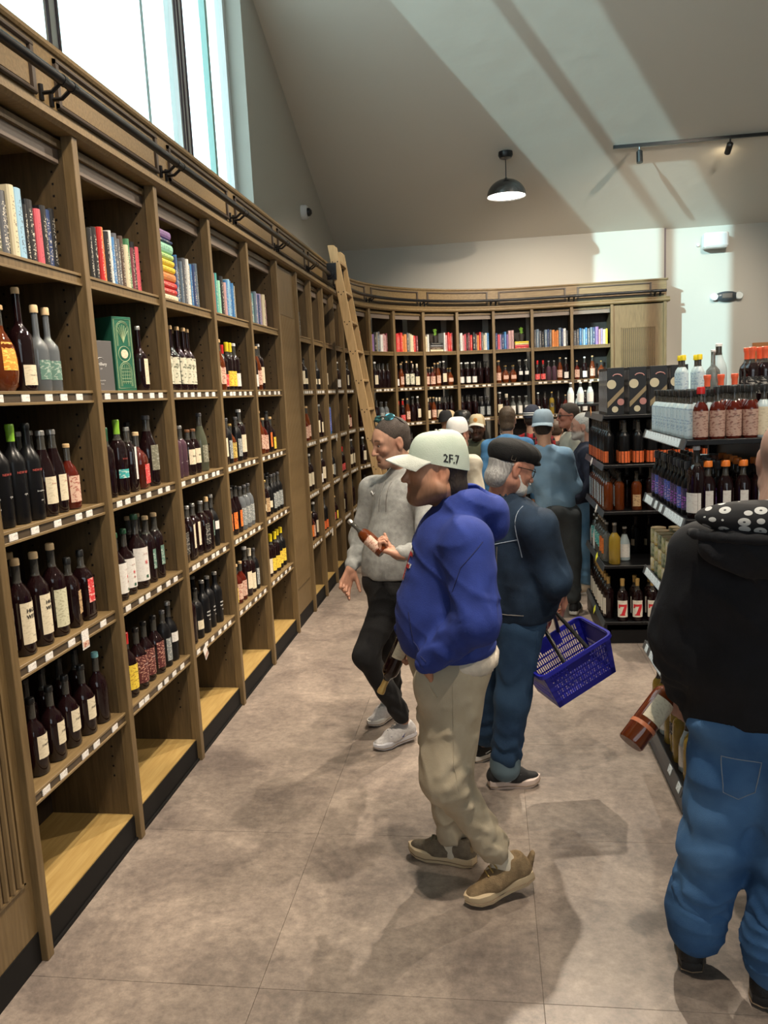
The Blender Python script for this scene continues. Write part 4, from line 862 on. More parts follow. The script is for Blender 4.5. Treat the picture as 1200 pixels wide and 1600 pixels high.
# gift boxes on the far unit
BX = mat('black_gift_carton', (.015, .015, .016), .38); BAND = mat('gold_band', (.30, .23, .13), .5); DISC = mat('cream_disc', (.62, .55, .38), .5); PINKP = mat('pink_print', (.48, .22, .20), .5); SILV = mat('silver_wave', (.45, .42, .42), .4, metal=.4)
def giftbox(x, y, rz, lb, front):
    e = empty('gift_box', (x, y, FL[4] + .001), rz, lb, 'box', 'black gift boxes on the far unit'); w_, d_, h_ = .115, .055, .33
    c = MB().box(-w_ / 2, w_ / 2, 0, d_, 0, h_).obj('carton', BX, e, bevel=.001); y_ = -.0012
    mb = MB().add([(-w_ / 2 + .001, y_, .05), (-w_ / 2 + .001, y_, .09), (w_ / 2 - .001, y_, .20), (w_ / 2 - .001, y_, .165)], [(0, 3, 2, 1)])
    mb.obj('gold_band', BAND, c)
    mb = MB()
    for (cx, cz, r) in ((-.028, .215, .032), (-.005, .04, .022)): mb.lathe([(r, 0), (r, .001)], 18, M=Matrix.Translation((cx, -.0004, cz)) @ Matrix.Rotation(PI / 2, 4, 'X'))
    mb.obj('disc', DISC, c)
    mb = MB().tube([(-.02 + .0, y_, .272), (-.008, y_, .282), (.012, y_, .285), (.032, y_, .280), (.043, y_, .268)], .004, 5); mb.lathe([(.024, 0), (.024, .001)], 18, M=Matrix.Translation((.035, -.0004, .09)) @ Matrix.Rotation(PI / 2, 4, 'X')); mb.obj('emblem', PINKP, c)
    mb = MB()   # wavy silver lines on the side
    for q in (.016, .038): mb.tube([(-w_ / 2 - .0008, q + .005 * math.sin(k * 1.6), .02 + .29 * k / 9) for k in range(10)], .0022, 4); 
    mb.obj('wave_print', SILV, c)
for i in range(7): giftbox(.835 + (.0 if i else 0) + .058, 5.80 + .062 * i, 0 if 0 else 0, 'black gift box with gold band, left stack, %s from front' % ORD[i + 1], True)
for j in range(3):
    for i in range(4): giftbox(1.045 + .14 * j, 5.80 + .062 * i, 0, 'black gift box with gold band, %s stack to the right, %s from front' % (ORD[j + 1], ORD[i + 1]), True)
for i, (x, y) in enumerate([(.94, 9.36), (1.05, 9.36), (1.16, 9.38)]): gb('clb', x, y, 1.67, 'tall clear bottle with white label on the rear display unit, %s' % ORD[i + 1], 'clear bottles on the rear display', 0)
# ---------------------------------------------------------------- fixtures on walls and ceiling
cb = Vector((0, -SL, -1)).normalized()
pn = empty('pendant_lamp', (.29, 10.16, zc(10.16)), 0, 'dome pendant lamp with glowing underside hanging from the sloped ceiling', 'lamp')
MB().lathe([(.085, .01), (.088, -.03), (.07, -.06), (.02, -.075)], 24).obj('canopy', BLACKP, pn, smooth=True)
MB().tube([(0, 0, -.06), (0, 0, -.30)], .006, 8).obj('cord', BLACKP, pn)
zt = -.30; mb = MB(); prof = [(.02, zt + .01)] + [(.235 * math.sin(a), zt - .20 + .20 * math.cos(a)) for a in np.linspace(.12, PI / 2, 10)]
prof2 = [(r - .004, z - .004) for r, z in reversed(prof[1:])]
v = prof + prof2; mb.lathe(v, 32); mb.obj('shade', mat('graphite_shade', (.10, .10, .10), .25, metal=.7), pn, smooth=True)
MB().lathe([(.224, zt - .188), (.224, zt - .192)], 32).obj('diffuser', mat('lamp_diffuser', (1, 1, 1), .5, emis=(1, .93, .82), estr=9), pn)
lamp('SPOT', 'pendant_light', (.29, 10.16, zc(10.16) + zt - .21), (.29, 10.16, 0), 60, WARM, spot_size=2.4, spot_blend=.8, shadow_soft_size=.2)
tk = empty('track_light', (1.55, 10.17, zc(10.17) - .02), 0, 'black ceiling track with two spot heads', 'lamp')
MB().box(0, 5.2, -.018, .018, -.035, .0).obj('track', BLACKP, tk)
for i, (x, lit) in enumerate(((.30, 0), (1.32, 1), (3.0, 1))):
    M = Matrix.Translation((x, 0, -.09)) @ Matrix.Rotation(-.15 if not lit else 1.0, 4, 'X')
    h = MB().tube([(x, 0, -.03), (x, 0, -.09)], .01, 8).lathe([(.036, -.13), (.036, 0), (.02, .015)], 16, M=M).obj('spot_head', BLACKP, tk, smooth=True)
    if lit: MB().lathe([(.030, -.134), (.030, -.131)], 16, M=M).obj('lens', mat('lit_lens', (1, 1, 1), .5, emis=(1, .80, .5), estr=40), h); lamp('SPOT', 'track_spot', (1.55 + x, 10.02, zc(10.17) - .16), (1.2 + x, 8, 2), 60, WARM, spot_size=2.2, spot_blend=.9, shadow_soft_size=.04)
sp = empty('wall_speaker', (3.12, YW + .04, 3.74), 0, 'white speaker box mounted high on the right wall', 'speaker')
MB().box(-.16, .16, -.20, -.03, -.10, .10).obj('housing', WHITE, sp, bevel=.02); MB().box(-.13, .13, -.206, -.199, -.075, .075).obj('grille', mat('speaker_grille', (.62, .66, .70), .6), sp); MB().box(-.03, .03, -.04, 0, -.03, .03).obj('bracket', WHITE, sp); MB().lathe([(.02, 0), (.02, .03)], 10, M=Matrix.Translation((-.2, 0, -.03)) @ Matrix.Rotation(PI / 2, 4, 'X')).obj('knob', WHITE, sp)
em = empty('emergency_light', (3.30, YW + .04, 3.0), 0, 'dark oval emergency light with two round lamps on the right wall', 'lamp')
MB().lathe([(.165, 0), (.16, .05), (.10, .075)], 28, sy=.42, M=Matrix.Rotation(PI / 2, 4, 'X')).obj('housing', mat('dark_grey_plastic', (.05, .06, .07), .3), em, smooth=True)
for x in (-.165, .165): MB().lathe([(.05, 0), (.052, .05), (.045, .06)], 16, M=Matrix.Translation((x, -.01, 0)) @ Matrix.Rotation(PI / 2, 4, 'X')).obj('lamp_head', mat('clear_lens', (.75, .8, .8), .1), em, smooth=True)
MB().box(-.07, .07, -.084, -.07, -.03, .04).obj('cover', STEEL, em, bevel=.006)
cm = empty('security_camera', (XW, 9.58, 4.06), 0, 'white dome security camera on the left gable wall above the ladder', 'camera')
MB().lathe([(.085, 0), (.085, .05), (.07, .07)], 20, M=Matrix.Rotation(PI / 2, 4, 'Y')).obj('housing', WHITE, cm, smooth=True); MB().lathe([(.05, .06), (.045, .10), (.02, .12)], 16, M=Matrix.Rotation(PI / 2, 4, 'Y')).obj('dome', BLACKP, cm, smooth=True)
pf = empty('framed_picture', (3.66, YW + .04, 1.45), 0, 'wooden framed landscape picture on the right wall', 'picture')
OW = mat('orange_wood_frame', (.42, .17, .06), .4); MB().box(0, 1.0, -.03, 0, .84, .90).box(0, 1.0, -.03, 0, 0, .06).box(0, .06, -.03, 0, .06, .84).box(.94, 1.0, -.03, 0, .06, .84).obj('frame', OW, pf, bevel=.004)
MB().box(.06, .94, -.012, -.002, .06, .84).obj('mat_board', mat('white_mount', (.62, .62, .60), .6), pf); MB().box(.10, .90, -.014, -.012, .10, .74).obj('print', mat('garden_print', (.25, .40, .18), .5, col2=(.70, .68, .60), scale=9), pf)
MB().box(.06, .94, -.0145, -.012, .80, .825).obj('print', mat('dark_blue_print', (.03, .03, .10), .5), pf)
# ---------------------------------------------------------------- shopping basket
BLUE = mat('blue_plastic', (.018, .020, .33), .35, spec=.5)
SC = .87
bkM = Matrix.Translation((.354 * SC, 4.191 * SC, 1.9 - (1.9 - .5095) * SC)) @ Matrix.Rotation(.4271, 4, 'Z') @ Matrix.Rotation(-.4107, 4, 'Y') @ Matrix.Rotation(.0441, 4, 'X') @ Matrix.Scale(SC, 4)
bk_ = empty('shopping_basket', (0, 0, 0), 0, 'blue plastic shopping basket with black handles hanging tilted from a hand', 'basket'); bk_.matrix_world = bkM
L2, W2, l2, w2, D_ = .215, .15, .185, .1175, .24
def wall_pt(a, t, side):   # a in -1..1 along, t 0 top..1 bottom
    lx, wy = L2 + (l2 - L2) * t, W2 + (w2 - W2) * t
    if side == 0: return Vector((a * lx, -wy, -D_ * t))
    if side == 1: return Vector((a * lx, wy, -D_ * t))
    if side == 2: return Vector((-lx, a * wy, -D_ * t))
    return Vector((lx, a * wy, -D_ * t))
def strip(mb, side, a0, a1, t0, t1, th=.0016):
    ps = [wall_pt(a, t, side) for t in (t0, t1) for a in (a0, a1)]; n = (ps[1] - ps[0]).cross(ps[2] - ps[0]).normalized() * th
    mb.add([p + n for p in ps] + [p - n for p in ps], [(0, 1, 3, 2), (4, 6, 7, 5), (0, 4, 5, 1), (2, 3, 7, 6), (0, 2, 6, 4), (1, 5, 7, 3)])
for side, nm in ((0, 'long_wall'), (1, 'long_wall'), (2, 'short_wall'), (3, 'short_wall')):
    mb = MB(); n = 26 if side < 2 else 16; bands = [(0, .07), (.20, .235), (.36, .395), (.52, .555), (.68, .715), (.84, 1)]
    for t0, t1 in bands: strip(mb, side, -1, 1, t0, t1)
    strip(mb, side, -1, -.86, 0, 1); strip(mb, side, .86, 1, 0, 1)
    for k in range(n + 1): a = -.86 + 1.72 * k / n; strip(mb, side, a - .35 / n, a + .35 / n, 0, 1)
    if side < 2: strip(mb, side, -.35, .35, .05, .30)
    else: strip(mb, side, -.8, .8, 0, .45)
    mb.obj(nm, BLUE, bk_)
mb = MB()
for i in range(13): y = -w2 + 2 * w2 * (i + .5) / 13; mb.box(-l2, l2, y - .005, y + .005, -D_, -D_ + .003)
for i in range(12): x = -l2 + 2 * l2 * (i + .5) / 12; mb.box(x - .007, x + .007, -w2, w2, -D_ - .001, -D_ + .002)
mb.obj('base_grid', BLUE, bk_)
mb = MB(); cs = [(-L2, -W2), (L2, -W2), (L2, W2), (-L2, W2)]
ring = []
for (cx, cy), a0 in zip([(L2 - .03, W2 - .03), (-L2 + .03, W2 - .03), (-L2 + .03, -W2 + .03), (L2 - .03, -W2 + .03)], (0, PI / 2, PI, 3 * PI / 2)):
    for k in range(4): a = a0 + k * PI / 6; ring.append((cx + .035 * math.cos(a), cy + .035 * math.sin(a)))
n = len(ring); v = []
for sc, z in ((1.0, .004), (1.055, .004), (1.06, -.018), (1.045, -.018), (1.03, -.004), (1.0, -.006)): v += [(x * sc, y * sc, z) for x, y in ring]
mb.add(v, [(k * n + i, k * n + (i + 1) % n, ((k + 1) % 6) * n + (i + 1) % n, ((k + 1) % 6) * n + i) for k in range(6) for i in range(n)]); mb.obj('rim', BLUE, bk_, smooth=True)
hand_l = bkM.inverted() @ Vector(HAND_B)
for s_ in (-1, 1):
    a, b_ = Vector((-.075, s_ * W2, -.005)), Vector((.075, s_ * W2, -.005)); c = hand_l + Vector((0, s_ * .006, 0)); ax = Vector((.05, 0, 0))
    mb = MB().tube([a, a.lerp(c - ax, .6), c - ax * .9, c + ax * .9, b_.lerp(c + ax, .6), b_], .0115, 8)
    mb.obj('handle', BLACKP, bk_, smooth=True)
# ---------------------------------------------------------------- implicit-surface body builder
F = np.float32
def A(*p): return np.array(p, dtype=F)
class SDF:
    """smooth union of tapered capsules and ellipsoids, turned into one closed mesh by surface nets"""
    def __init__(s): s.p = []
    def cap(s, a, b, ra, rb, k=.02, flat=None, op='u', wr=None):
        s.p.append(('c', A(*a), A(*b), ra, rb, k, flat, op, wr)); return s
    def ell(s, c, r, k=.02, R=None, op='u'):
        s.p.append(('e', A(*c), A(*r), None if R is None else np.array(R, dtype=F), None, k, None, op, None)); return s
    def cut(s, p, n, k=.004):      # keep the side the normal points away from
        s.p.append(('h', A(*p), A(*n) / np.linalg.norm(n), None, None, k, None, 'i', None)); return s
    def dist(s, P, fold=None):
        D = None
        for (t, a, b, ra, rb, k, flat, op, wr) in s.p:
            if t == 'c':
                ab = b - a; L2_ = max(float(ab @ ab), 1e-9); pa = P - a
                h = np.clip((pa @ ab) / L2_, 0, 1)
                q = pa - h[..., None] * ab
                if flat is not None:
                    ax, fac = A(*flat[0]), flat[1]; ax = ax / np.linalg.norm(ax); comp = (q @ ax); q = q + (comp * (fac - 1))[..., None] * ax
                r = ra + (rb - ra) * h
                if wr: r = r + wr[0] * np.sin(h * wr[1] + 2.2 * np.sin(6 * (q @ A(.3, .6, .2)) / .05) + wr[2]) * np.exp(-((h - wr[3]) / wr[4]) ** 2)
                d = np.sqrt((q * q).sum(-1)) - r
            elif t == 'e':
                q = P - a
                if ra is not None: q = q @ ra
                k0 = np.sqrt(((q / b) ** 2).sum(-1)); k1 = np.sqrt(((q / (b * b)) ** 2).sum(-1)) + 1e-9
                d = k0 * (k0 - 1) / k1
            else: d = (P - a) @ b
            if D is None: D = d; continue
            if op == 'u': h = np.clip(.5 + .5 * (D - d) / k, 0, 1); D = D * (1 - h) + d * h - k * h * (1 - h)
            elif op == 's': h = np.clip(.5 - .5 * (D + d) / k, 0, 1); D = D * (1 - h) - d * h + k * h * (1 - h)
            else: h = np.clip(.5 - .5 * (D - d) / k, 0, 1); D = D * (1 - h) + d * h + k * h * (1 - h)
        if fold is not None: D = D + fold(P)
        return D
    def bounds(s):
        lo = np.full(3, 1e9); hi = -lo
        for (t, a, b, ra, rb, k, flat, op, wr) in s.p:
            if op != 'u': continue
            if t == 'c':
                m = max(ra, rb) + k * .3
                if flat: m = m / min(1, flat[1])
                lo = np.minimum(lo, np.minimum(a, b) - m); hi = np.maximum(hi, np.maximum(a, b) + m)
            else:
                m = (b if ra is None else np.full(3, b.max())) + k * .3; lo = np.minimum(lo, a - m); hi = np.maximum(hi, a + m)
        return lo, hi
    def net(s, vox, fold=None, pad=.006):
        lo, hi = s.bounds(); lo = lo - pad - vox; hi = hi + pad + vox
        n = np.ceil((hi - lo) / vox).astype(int) + 1
        # coarse pass decides which blocks to refine
        B_ = 8; nb = (n + B_ - 1) // B_
        ax = [lo[i] + vox * B_ * (np.arange(nb[i]) + .5) for i in range(3)]
        C_ = np.stack(np.meshgrid(*ax, indexing='ij'), -1).astype(F)
        act = np.abs(s.dist(C_)) < vox * B_ * .87 * 1.35 + .022
        N3 = nb * B_ + 1; V = np.full(tuple(N3), 1, dtype=F); idx = np.argwhere(act); known = np.zeros(tuple(N3), bool)
        coarse = s.dist(C_)
        big = np.repeat(np.repeat(np.repeat(np.sign(coarse), B_, 0), B_, 1), B_, 2); V[:-1, :-1, :-1] = big
        if len(idx):
            r_ = np.arange(B_ + 1); g = np.stack(np.meshgrid(r_, r_, r_, indexing='ij'), -1)
            for c0 in range(0, len(idx), 400):
                I = idx[c0:c0 + 400, None, None, None, :] * B_ + g
                d = s.dist((lo + I * vox).astype(F), fold); V[I[..., 0], I[..., 1], I[..., 2]] = d
        ins = V < 0; cs = None
        c = [ins[i:ins.shape[0] - 1 + i, j:ins.shape[1] - 1 + j, k:ins.shape[2] - 1 + k] for i in (0, 1) for j in (0, 1) for k in (0, 1)]
        sm = sum(x.astype(np.int8) for x in c); cell = (sm > 0) & (sm < 8); cid = np.full(cell.shape, -1, int); cc = np.argwhere(cell); cid[cell] = np.arange(len(cc))
        acc = np.zeros((len(cc), 3)); cnt = np.zeros(len(cc)); offs = [(i, j, k) for i in (0, 1) for j in (0, 1) for k in (0, 1)]
        vals = [V[cc[:, 0] + o[0], cc[:, 1] + o[1], cc[:, 2] + o[2]] for o in offs]
        for a in range(8):
            for b in range(a + 1, 8):
                if sum(abs(offs[a][i] - offs[b][i]) for i in range(3)) != 1: continue
                va, vb = vals[a], vals[b]; m = (va < 0) != (vb < 0); t = np.where(m, va / np.where(m, va - vb, 1), 0)
                p = np.array(offs[a]) + t[:, None] * (np.array(offs[b]) - np.array(offs[a])); acc[m] += p[m]; cnt[m] += 1
        ver = lo + (cc + acc / np.maximum(cnt, 1)[:, None]) * vox; faces = []
        for axx in range(3):
            u, v = [i for i in range(3) if i != axx]; sl0 = [slice(None)] * 3; sl1 = [slice(None)] * 3; sl0[axx] = slice(0, -1); sl1[axx] = slice(1, None)
            a_, b_ = ins[tuple(sl0)], ins[tuple(sl1)]; e = np.argwhere(a_ != b_); e = e[(e[:, u] > 0) & (e[:, v] > 0) & (e[:, u] < ins.shape[u] - 1) & (e[:, v] < ins.shape[v] - 1)]
            if not len(e): continue
            def cl(du, dv): q = e.copy(); q[:, u] -= du; q[:, v] -= dv; return cid[q[:, 0], q[:, 1], q[:, 2]]
            q = np.stack([cl(1, 1), cl(0, 1), cl(0, 0), cl(1, 0)], 1); fl_ = a_[e[:, 0], e[:, 1], e[:, 2]]
            if axx == 1: fl_ = ~fl_
            q[~fl_] = q[~fl_][:, ::-1]; faces.append(q)
        faces = np.concatenate(faces) if faces else np.zeros((0, 4), int)
        return ver, faces[(faces >= 0).all(1)]
def smooth_v(ver, faces, it=1, lam=.5):
    for _ in range(it):
        s = np.zeros_like(ver); c = np.zeros(len(ver))
        for a, b in ((0, 1), (1, 2), (2, 3), (3, 0)):
            np.add.at(s, faces[:, a], ver[faces[:, b]]); np.add.at(s, faces[:, b], ver[faces[:, a]]); np.add.at(c, faces[:, a], 1); np.add.at(c, faces[:, b], 1)
        ver = ver + lam * (s / np.maximum(c, 1)[:, None] - ver)
    return ver
def np_mesh(name, ver, faces, mats, col=None, mi=None):
    me = bpy.data.meshes.new(name); n = len(ver); m = len(faces)
    me.vertices.add(n); me.vertices.foreach_set('co', np.asarray(ver, dtype=np.float32).ravel()); me.loops.add(m * 4); me.polygons.add(m)
    me.loops.foreach_set('vertex_index', faces.astype(np.int32).ravel()); me.polygons.foreach_set('loop_start', np.arange(0, m * 4, 4, dtype=np.int32)); me.polygons.foreach_set('loop_total', np.full(m, 4, dtype=np.int32))
    for q in (mats if isinstance(mats, (list, tuple)) else [mats]): me.materials.append(q)
    if mi is not None: me.polygons.foreach_set('material_index', mi.astype(np.int32))
    me.polygons.foreach_set('use_smooth', np.ones(m, bool)); me.update(calc_edges=True)
    if col is not None:
        a = me.color_attributes.new('tone', 'FLOAT_COLOR', 'POINT'); a.data.foreach_set('color', np.concatenate([col, np.ones((n, 1))], 1).astype(np.float32).ravel())
    return me
def sdf_obj(name, sd, vox, m, parent, fold=None, sm=1, inv=None, col=None):
    ver, f = sd.net(vox, fold); ver = smooth_v(ver, f, sm)
    me = np_mesh(name, ver - np.array(parent.location) if inv is None else ver, f, m)
    return link(name, me, parent)
# ---------------------------------------------------------------- cloth materials
def cloth(name, c1, c2=None, sc=14, rough=.9, bump=.25, bs=260, sheen=0, spec=.05, **k):
    return mat(name, c1, rough, col2=c2 or tuple(min(1, x * 1.2 + .004) for x in c1), scale=sc, bump=bump, bscale=bs, sheen=sheen, **k)
def skin_mat(name, base):
    m, nt, b = nodes(name); at = N(nt, 'ShaderNodeAttribute', attribute_name='tone'); L = nt.links
    no = N(nt, 'ShaderNodeTexNoise', Scale=60.0); mx = N(nt, 'ShaderNodeMix', data_type='RGBA', blend_type='MULTIPLY'); mx.inputs[0].default_value = .35
    L.new(at.outputs['Color'], mx.inputs[6]); L.new(no.outputs[0], mx.inputs[7]); L.new(mx.outputs[2], b.inputs['Base Color'])
    b.inputs['Roughness'].default_value = .5; b.inputs['Subsurface Weight'].default_value = .0; b.inputs['Specular IOR Level'].default_value = .35
    return m
SKINM = skin_mat('skin', None)
EYEW = mat('eye_white', (.62, .60, .58), .2); IRIS = mat('eye_iris', (.05, .03, .02), .1)
def fr(f, up=(0, 0, 1)):
    """frame with y = facing, z as near up as possible -> 3x3 columns x,y,z"""
    f = np.array(f, float); f /= np.linalg.norm(f); x = np.cross(f, up); x /= np.linalg.norm(x); z = np.cross(x, f); return np.stack([x, f, z], 1)
# ---------------------------------------------------------------- head
def head_sdf(c, R, s, neck, nr, fat=0., fine=True, ears=True):
    sd = SDF(); w = lambda x, y, z: tuple(np.array(c) + s * (R @ np.array((x, y, z))))
    def e(x, y, z, rx, ry, rz, k=.02, op='u'): sd.ell(w(x, y, z), (rx * s, ry * s, rz * s), k * s, R, op)
    def cp(a, b, ra, rb, k=.012, op='u'): sd.cap(w(*a), w(*b), ra * s, rb * s, k * s, None, op)
    e(0, -.012, .045, .074, .094, .080, .02); e(0, .02, .02, .066, .076, .07, .03)
    e(0, .03, -.035, .057 + fat, .056 + fat * .5, .075, .03); e(0, .066, -.088, .026 + fat, .024, .022, .03)
    cp((-.05 - fat, .0, -.055), (-.018, .07, -.09), .018 + fat, .020, .03); cp((.05 + fat, .0, -.055), (.018, .07, -.09), .018 + fat, .020, .03)
    cp(tuple((0, -.02, -.04)), tuple(R.T @ (np.array(neck) - np.array(c)) / s), nr / s * 1.0, nr / s * 1.12, .035)
    if fine:
        e(-.038, .066, -.018, .020, .018, .016, .02); e(.038, .066, -.018, .020, .018, .016, .02)
        cp((-.042, .074, .032), (.042, .074, .032), .010, .010, .018); cp((0, .085, .028), (0, .088, .010), .010, .009, .014)
        e(-.031, .094, .013, .015, .014, .009, .008, 's'); e(.031, .094, .013, .015, .014, .009, .008, 's')
        e(-.031, .073, .012, .0155, .0145, .0125, .004); e(.031, .073, .012, .0155, .0145, .0125, .004)
        cp((0, .090, .012), (0, .112, -.026), .0075, .0115, .010); e(-.011, .100, -.031, .008, .009, .007, .006); e(.011, .100, -.031, .008, .009, .007, .006)
        e(0, .083, -.052, .026, .014, .016, .012); cp((-.018, .088, -.054), (.018, .088, -.054), .0055, .0055, .006); cp((-.015, .087, -.065), (.015, .087, -.065), .0062, .0062, .006)
        cp((-.022, .099, -.0595), (.022, .099, -.0595), .0022, .0022, .003, 's')
        e(0, .084, -.078, .02, .008, .006, .01, 's')
    if ears:
        for q in (-1, 1):
            e(q * .077, -.012, .002, .010, .019, .032, .010); e(q * .087, -.006, .004, .006, .011, .018, .006, 's'); e(q * .076, -.008, -.026, .007, .010, .010, .008)
    return sd
def tone(ver, c, R, s, sk, beard=None, brow=(.035, .02, .012), hairline=None):
    q = (ver - np.array(c)) @ R / s; x, y, z = q.T; col = np.tile(np.array(sk, float), (len(ver), 1)); near = (np.abs(q).max(1) < .16)
    def mixin(w, c2):
        nonlocal col
        w = np.clip(w, 0, 1)[:, None]; col = col * (1 - w) + np.array(c2) * w
    g = lambda cx, cy, cz, r: np.exp(-(((x - cx) ** 2 + (y - cy) ** 2 + (z - cz) ** 2) / r ** 2))
    mixin((g(-.04, .07, -.02, .02) + g(.04, .07, -.02, .02) + g(0, .11, -.025, .014) + g(-.08, 0, 0, .03) + g(.08, 0, 0, .03)) * .35 * near, (sk[0] * 1.05, sk[1] * .62, sk[2] * .55))
    if beard is not None:
        bc, bw = beard; m = 1 / (1 + np.exp(((z + .034) + np.maximum(0, .03 - y) * .0) / .006)); m = m * (y > -.02) * (z > -.13) * near; mixin(m * bw * (1 - g(0, .09, -.06, .014)), bc)
    mixin((np.exp(-(((z + .0598) / .0085) ** 2)) * np.exp(-((x / .020) ** 4)) * (y > .075)) * .75 * near, (sk[0] * .85, sk[1] * .45, sk[2] * .42))
    br = np.exp(-(((z - .034 - .006 * np.sin(np.abs(x) * 60)) / .0055) ** 2)) * (np.abs(x) > .012) * (np.abs(x) < .05) * (y > .05); mixin(br * .8 * near, brow)
    return col
# ---------------------------------------------------------------- hand
def hand_sdf(sd, wrist, d, n, s=1., curl=(.5, .55, .6, .65), thumb=.3, side=1, spread=.10):
    """d: direction of the palm, n: palm normal (palm faces n), side: +1 when the thumb is on d x n side"""
    d = np.array(d, float); d /= np.linalg.norm(d); n = np.array(n, float); n -= d * (n @ d); n /= np.linalg.norm(n); t = np.cross(d, n) * side; w = np.array(wrist, float)
    P = lambda a, b, c: w + s * (d * a + t * b + n * c)
    sd.cap(w - d * .03, P(.015, 0, 0), .027 * s, .024 * s, .012, (tuple(n), 1.35))
    for b in (-.027, -.009, .009, .027): sd.cap(P(.010, b * .6, 0), P(.085, b, 0), .014 * s, .0115 * s, .010)
    sd.ell(P(.03, .022, .010), (.016 * s, .016 * s, .024 * s), .012)
    for i, (b, L) in enumerate(((.027, .92), (.009, 1.0), (-.009, .95), (-.027, .78))):
        p = P(.088, b, 0); a = 0; sp = t * (b / .027) * spread
        for seg, (l, r0, r1) in enumerate(((.042, .0098, .009), (.026, .009, .0084), (.020, .0084, .0072))):
            a += curl[i] * (1.0, 1.15, .8)[seg]; dd = d * math.cos(a) + n * math.sin(a) + sp * (1 if seg == 0 else .5); dd = dd / np.linalg.norm(dd); q = p + dd * l * L * s; sd.cap(p, q, r0 * s, r1 * s, .004); p = q
    p = P(.022, .026, .006); th = t * math.cos(thumb) * .75 + d * .75 + n * math.sin(thumb) * .8; th /= np.linalg.norm(th); q = p + th * .042 * s; sd.cap(p, q, .0145 * s, .0115 * s, .010)
    th2 = th * .8 + d * .45 + n * thumb * .9; th2 /= np.linalg.norm(th2); r = q + th2 * .032 * s; sd.cap(q, r, .0112 * s, .0095 * s, .004); sd.cap(r, r + (th2 + n * thumb * .4) / np.linalg.norm(th2 + n * thumb * .4) * .022 * s, .0098 * s, .008 * s, .004)
# ---------------------------------------------------------------- shoe
GROOVE = mat('sole_groove', (.22, .15, .09), .7)
def shoe(parent, heel, toe, side, up_m, sole_m, name='shoe', w=.048, hgt=.085, lace=None, high=False, pitch=0, logo=None, sole_h=.028, acc=None, vox=.006):
    heel = np.array(heel, float); toe = np.array(toe, float); d = toe - heel; L = np.linalg.norm(d); d = d / L; x = np.cross(d, (0, 0, 1)); x /= np.linalg.norm(x); z = np.cross(x, d)
    P = lambda a, b, c: heel + d * a * L + x * b + z * c
    e = empty(name, tuple(heel), 0, parent=None); e.parent = parent; e.location = tuple(heel - np.array(parent.location))
    base = np.array(heel)
    sd = SDF(); R = np.stack([x, d, z], 1)
    sd.cap(P(.10, 0, sole_h + .022), P(.55, 0, sole_h + .018), .036, .040, .02, (tuple(z), 1.0)); sd.cap(P(.55, 0, sole_h + .014), P(.88, .0, sole_h + .008), .040, .028, .03, (tuple(z), 1.25))
    sd.cap(P(.12, 0, sole_h + .02), P(.16, 0, sole_h + hgt - .03), .034, .034, .02); sd.cap(P(.55, 0, sole_h + .022), P(.26, 0, sole_h + hgt - .035), .033, .032, .03)
    sd.ell(P(.19, 0, sole_h + hgt + .012), (.030, .040, .03), .012, R, 's'); sd.cut(P(.5, 0, sole_h - .004), tuple(-z), .004)
    def mk(nm, s_, m_, vx, sm=1): v, f = s_.net(vx); v = smooth_v(v, f, sm); return link(nm, np_mesh(nm, v - base, f, m_), e)
    u = mk('upper', sd, up_m, vox)
    # sole: outline swept with rocker
    out = [(-.035, 0), (.0, .030), (.12, .038), (.35, .034), (.52, .037), (.70, .047), (.86, .041), (.97, .022), (1.02, 0)]
    ol = [(a, b) for a, b in out] + [(a, -b) for a, b in reversed(out[1:-1])]; n = len(ol); v = []
    for lv, (sc, h0) in enumerate(((.92, 0), (1.0, .006), (1.0, sole_h * .5), (1.03, sole_h * .62), (1.02, sole_h + .006), (.85, sole_h + .010))):
        for a, b in ol:
            rock = .016 * max(0, (a - .72) / .3) ** 2 + .010 * max(0, (.1 - a) / .13) ** 2; v.append(tuple(P(a * (1 if lv else .97) + (0 if lv else .01), b * sc, h0 + rock * (1 - h0 / (sole_h * 2.5))) - base))
    mb = MB().add(v, [(k * n + i, k * n + (i + 1) % n, (k + 1) * n + (i + 1) % n, (k + 1) * n + i) for k in range(5) for i in range(n)] + [tuple(reversed(range(n))), tuple(range(5 * n, 6 * n))]); so_ = mb.obj('sole', sole_m, e, smooth=True)
    gl = [tuple(P(a, b * 1.035, sole_h * .45 + .016 * max(0, (a - .72) / .3) ** 2 * .8) - base) for a, b in ol]; MB().tube(gl + gl[:1], .0022, 4).obj('sole_groove', GROOVE, so_, smooth=True)
    if lace:
        mb = MB()
        for i in range(5):
            a = .34 + .07 * i; zt_ = sole_h + hgt + .006 - .0088 * i; mb.tube([tuple(P(a, -.022, zt_ - .006) - base), tuple(P(a + .01, 0, zt_ + .006) - base), tuple(P(a, .022, zt_ - .006) - base)], .0028, 5)
        mb.tube([tuple(P(.33, -.02, sole_h + hgt + .004) - base), tuple(P(.38, 0, sole_h + hgt + .014) - base), tuple(P(.31, .026, sole_h + hgt + .0) - base)], .0028, 5); mb.obj('laces', lace, u)
    if logo:   # curved tick or arrow on both flanks
        mb = MB()
        for sg in (-1, 1):
            pts = {'tick': [(.30, .045), (.36, .028), (.44, .030), (.66, .052)], 'arrow': [(.22, .03), (.52, .052), (.60, .055), (.46, .026), (.30, .020)]}[logo[0]]
            mb.tube([tuple(P(a, sg * (.0395 - .10 * max(0, c - .045)), sole_h * .55 + c) - base) for a, c in pts], [.0015, .005, .004, .0012] if logo[0] == 'tick' else .003, 6)
        mb.obj('side_mark', logo[1], u)
    return e
from mathutils.bvhtree import BVHTree
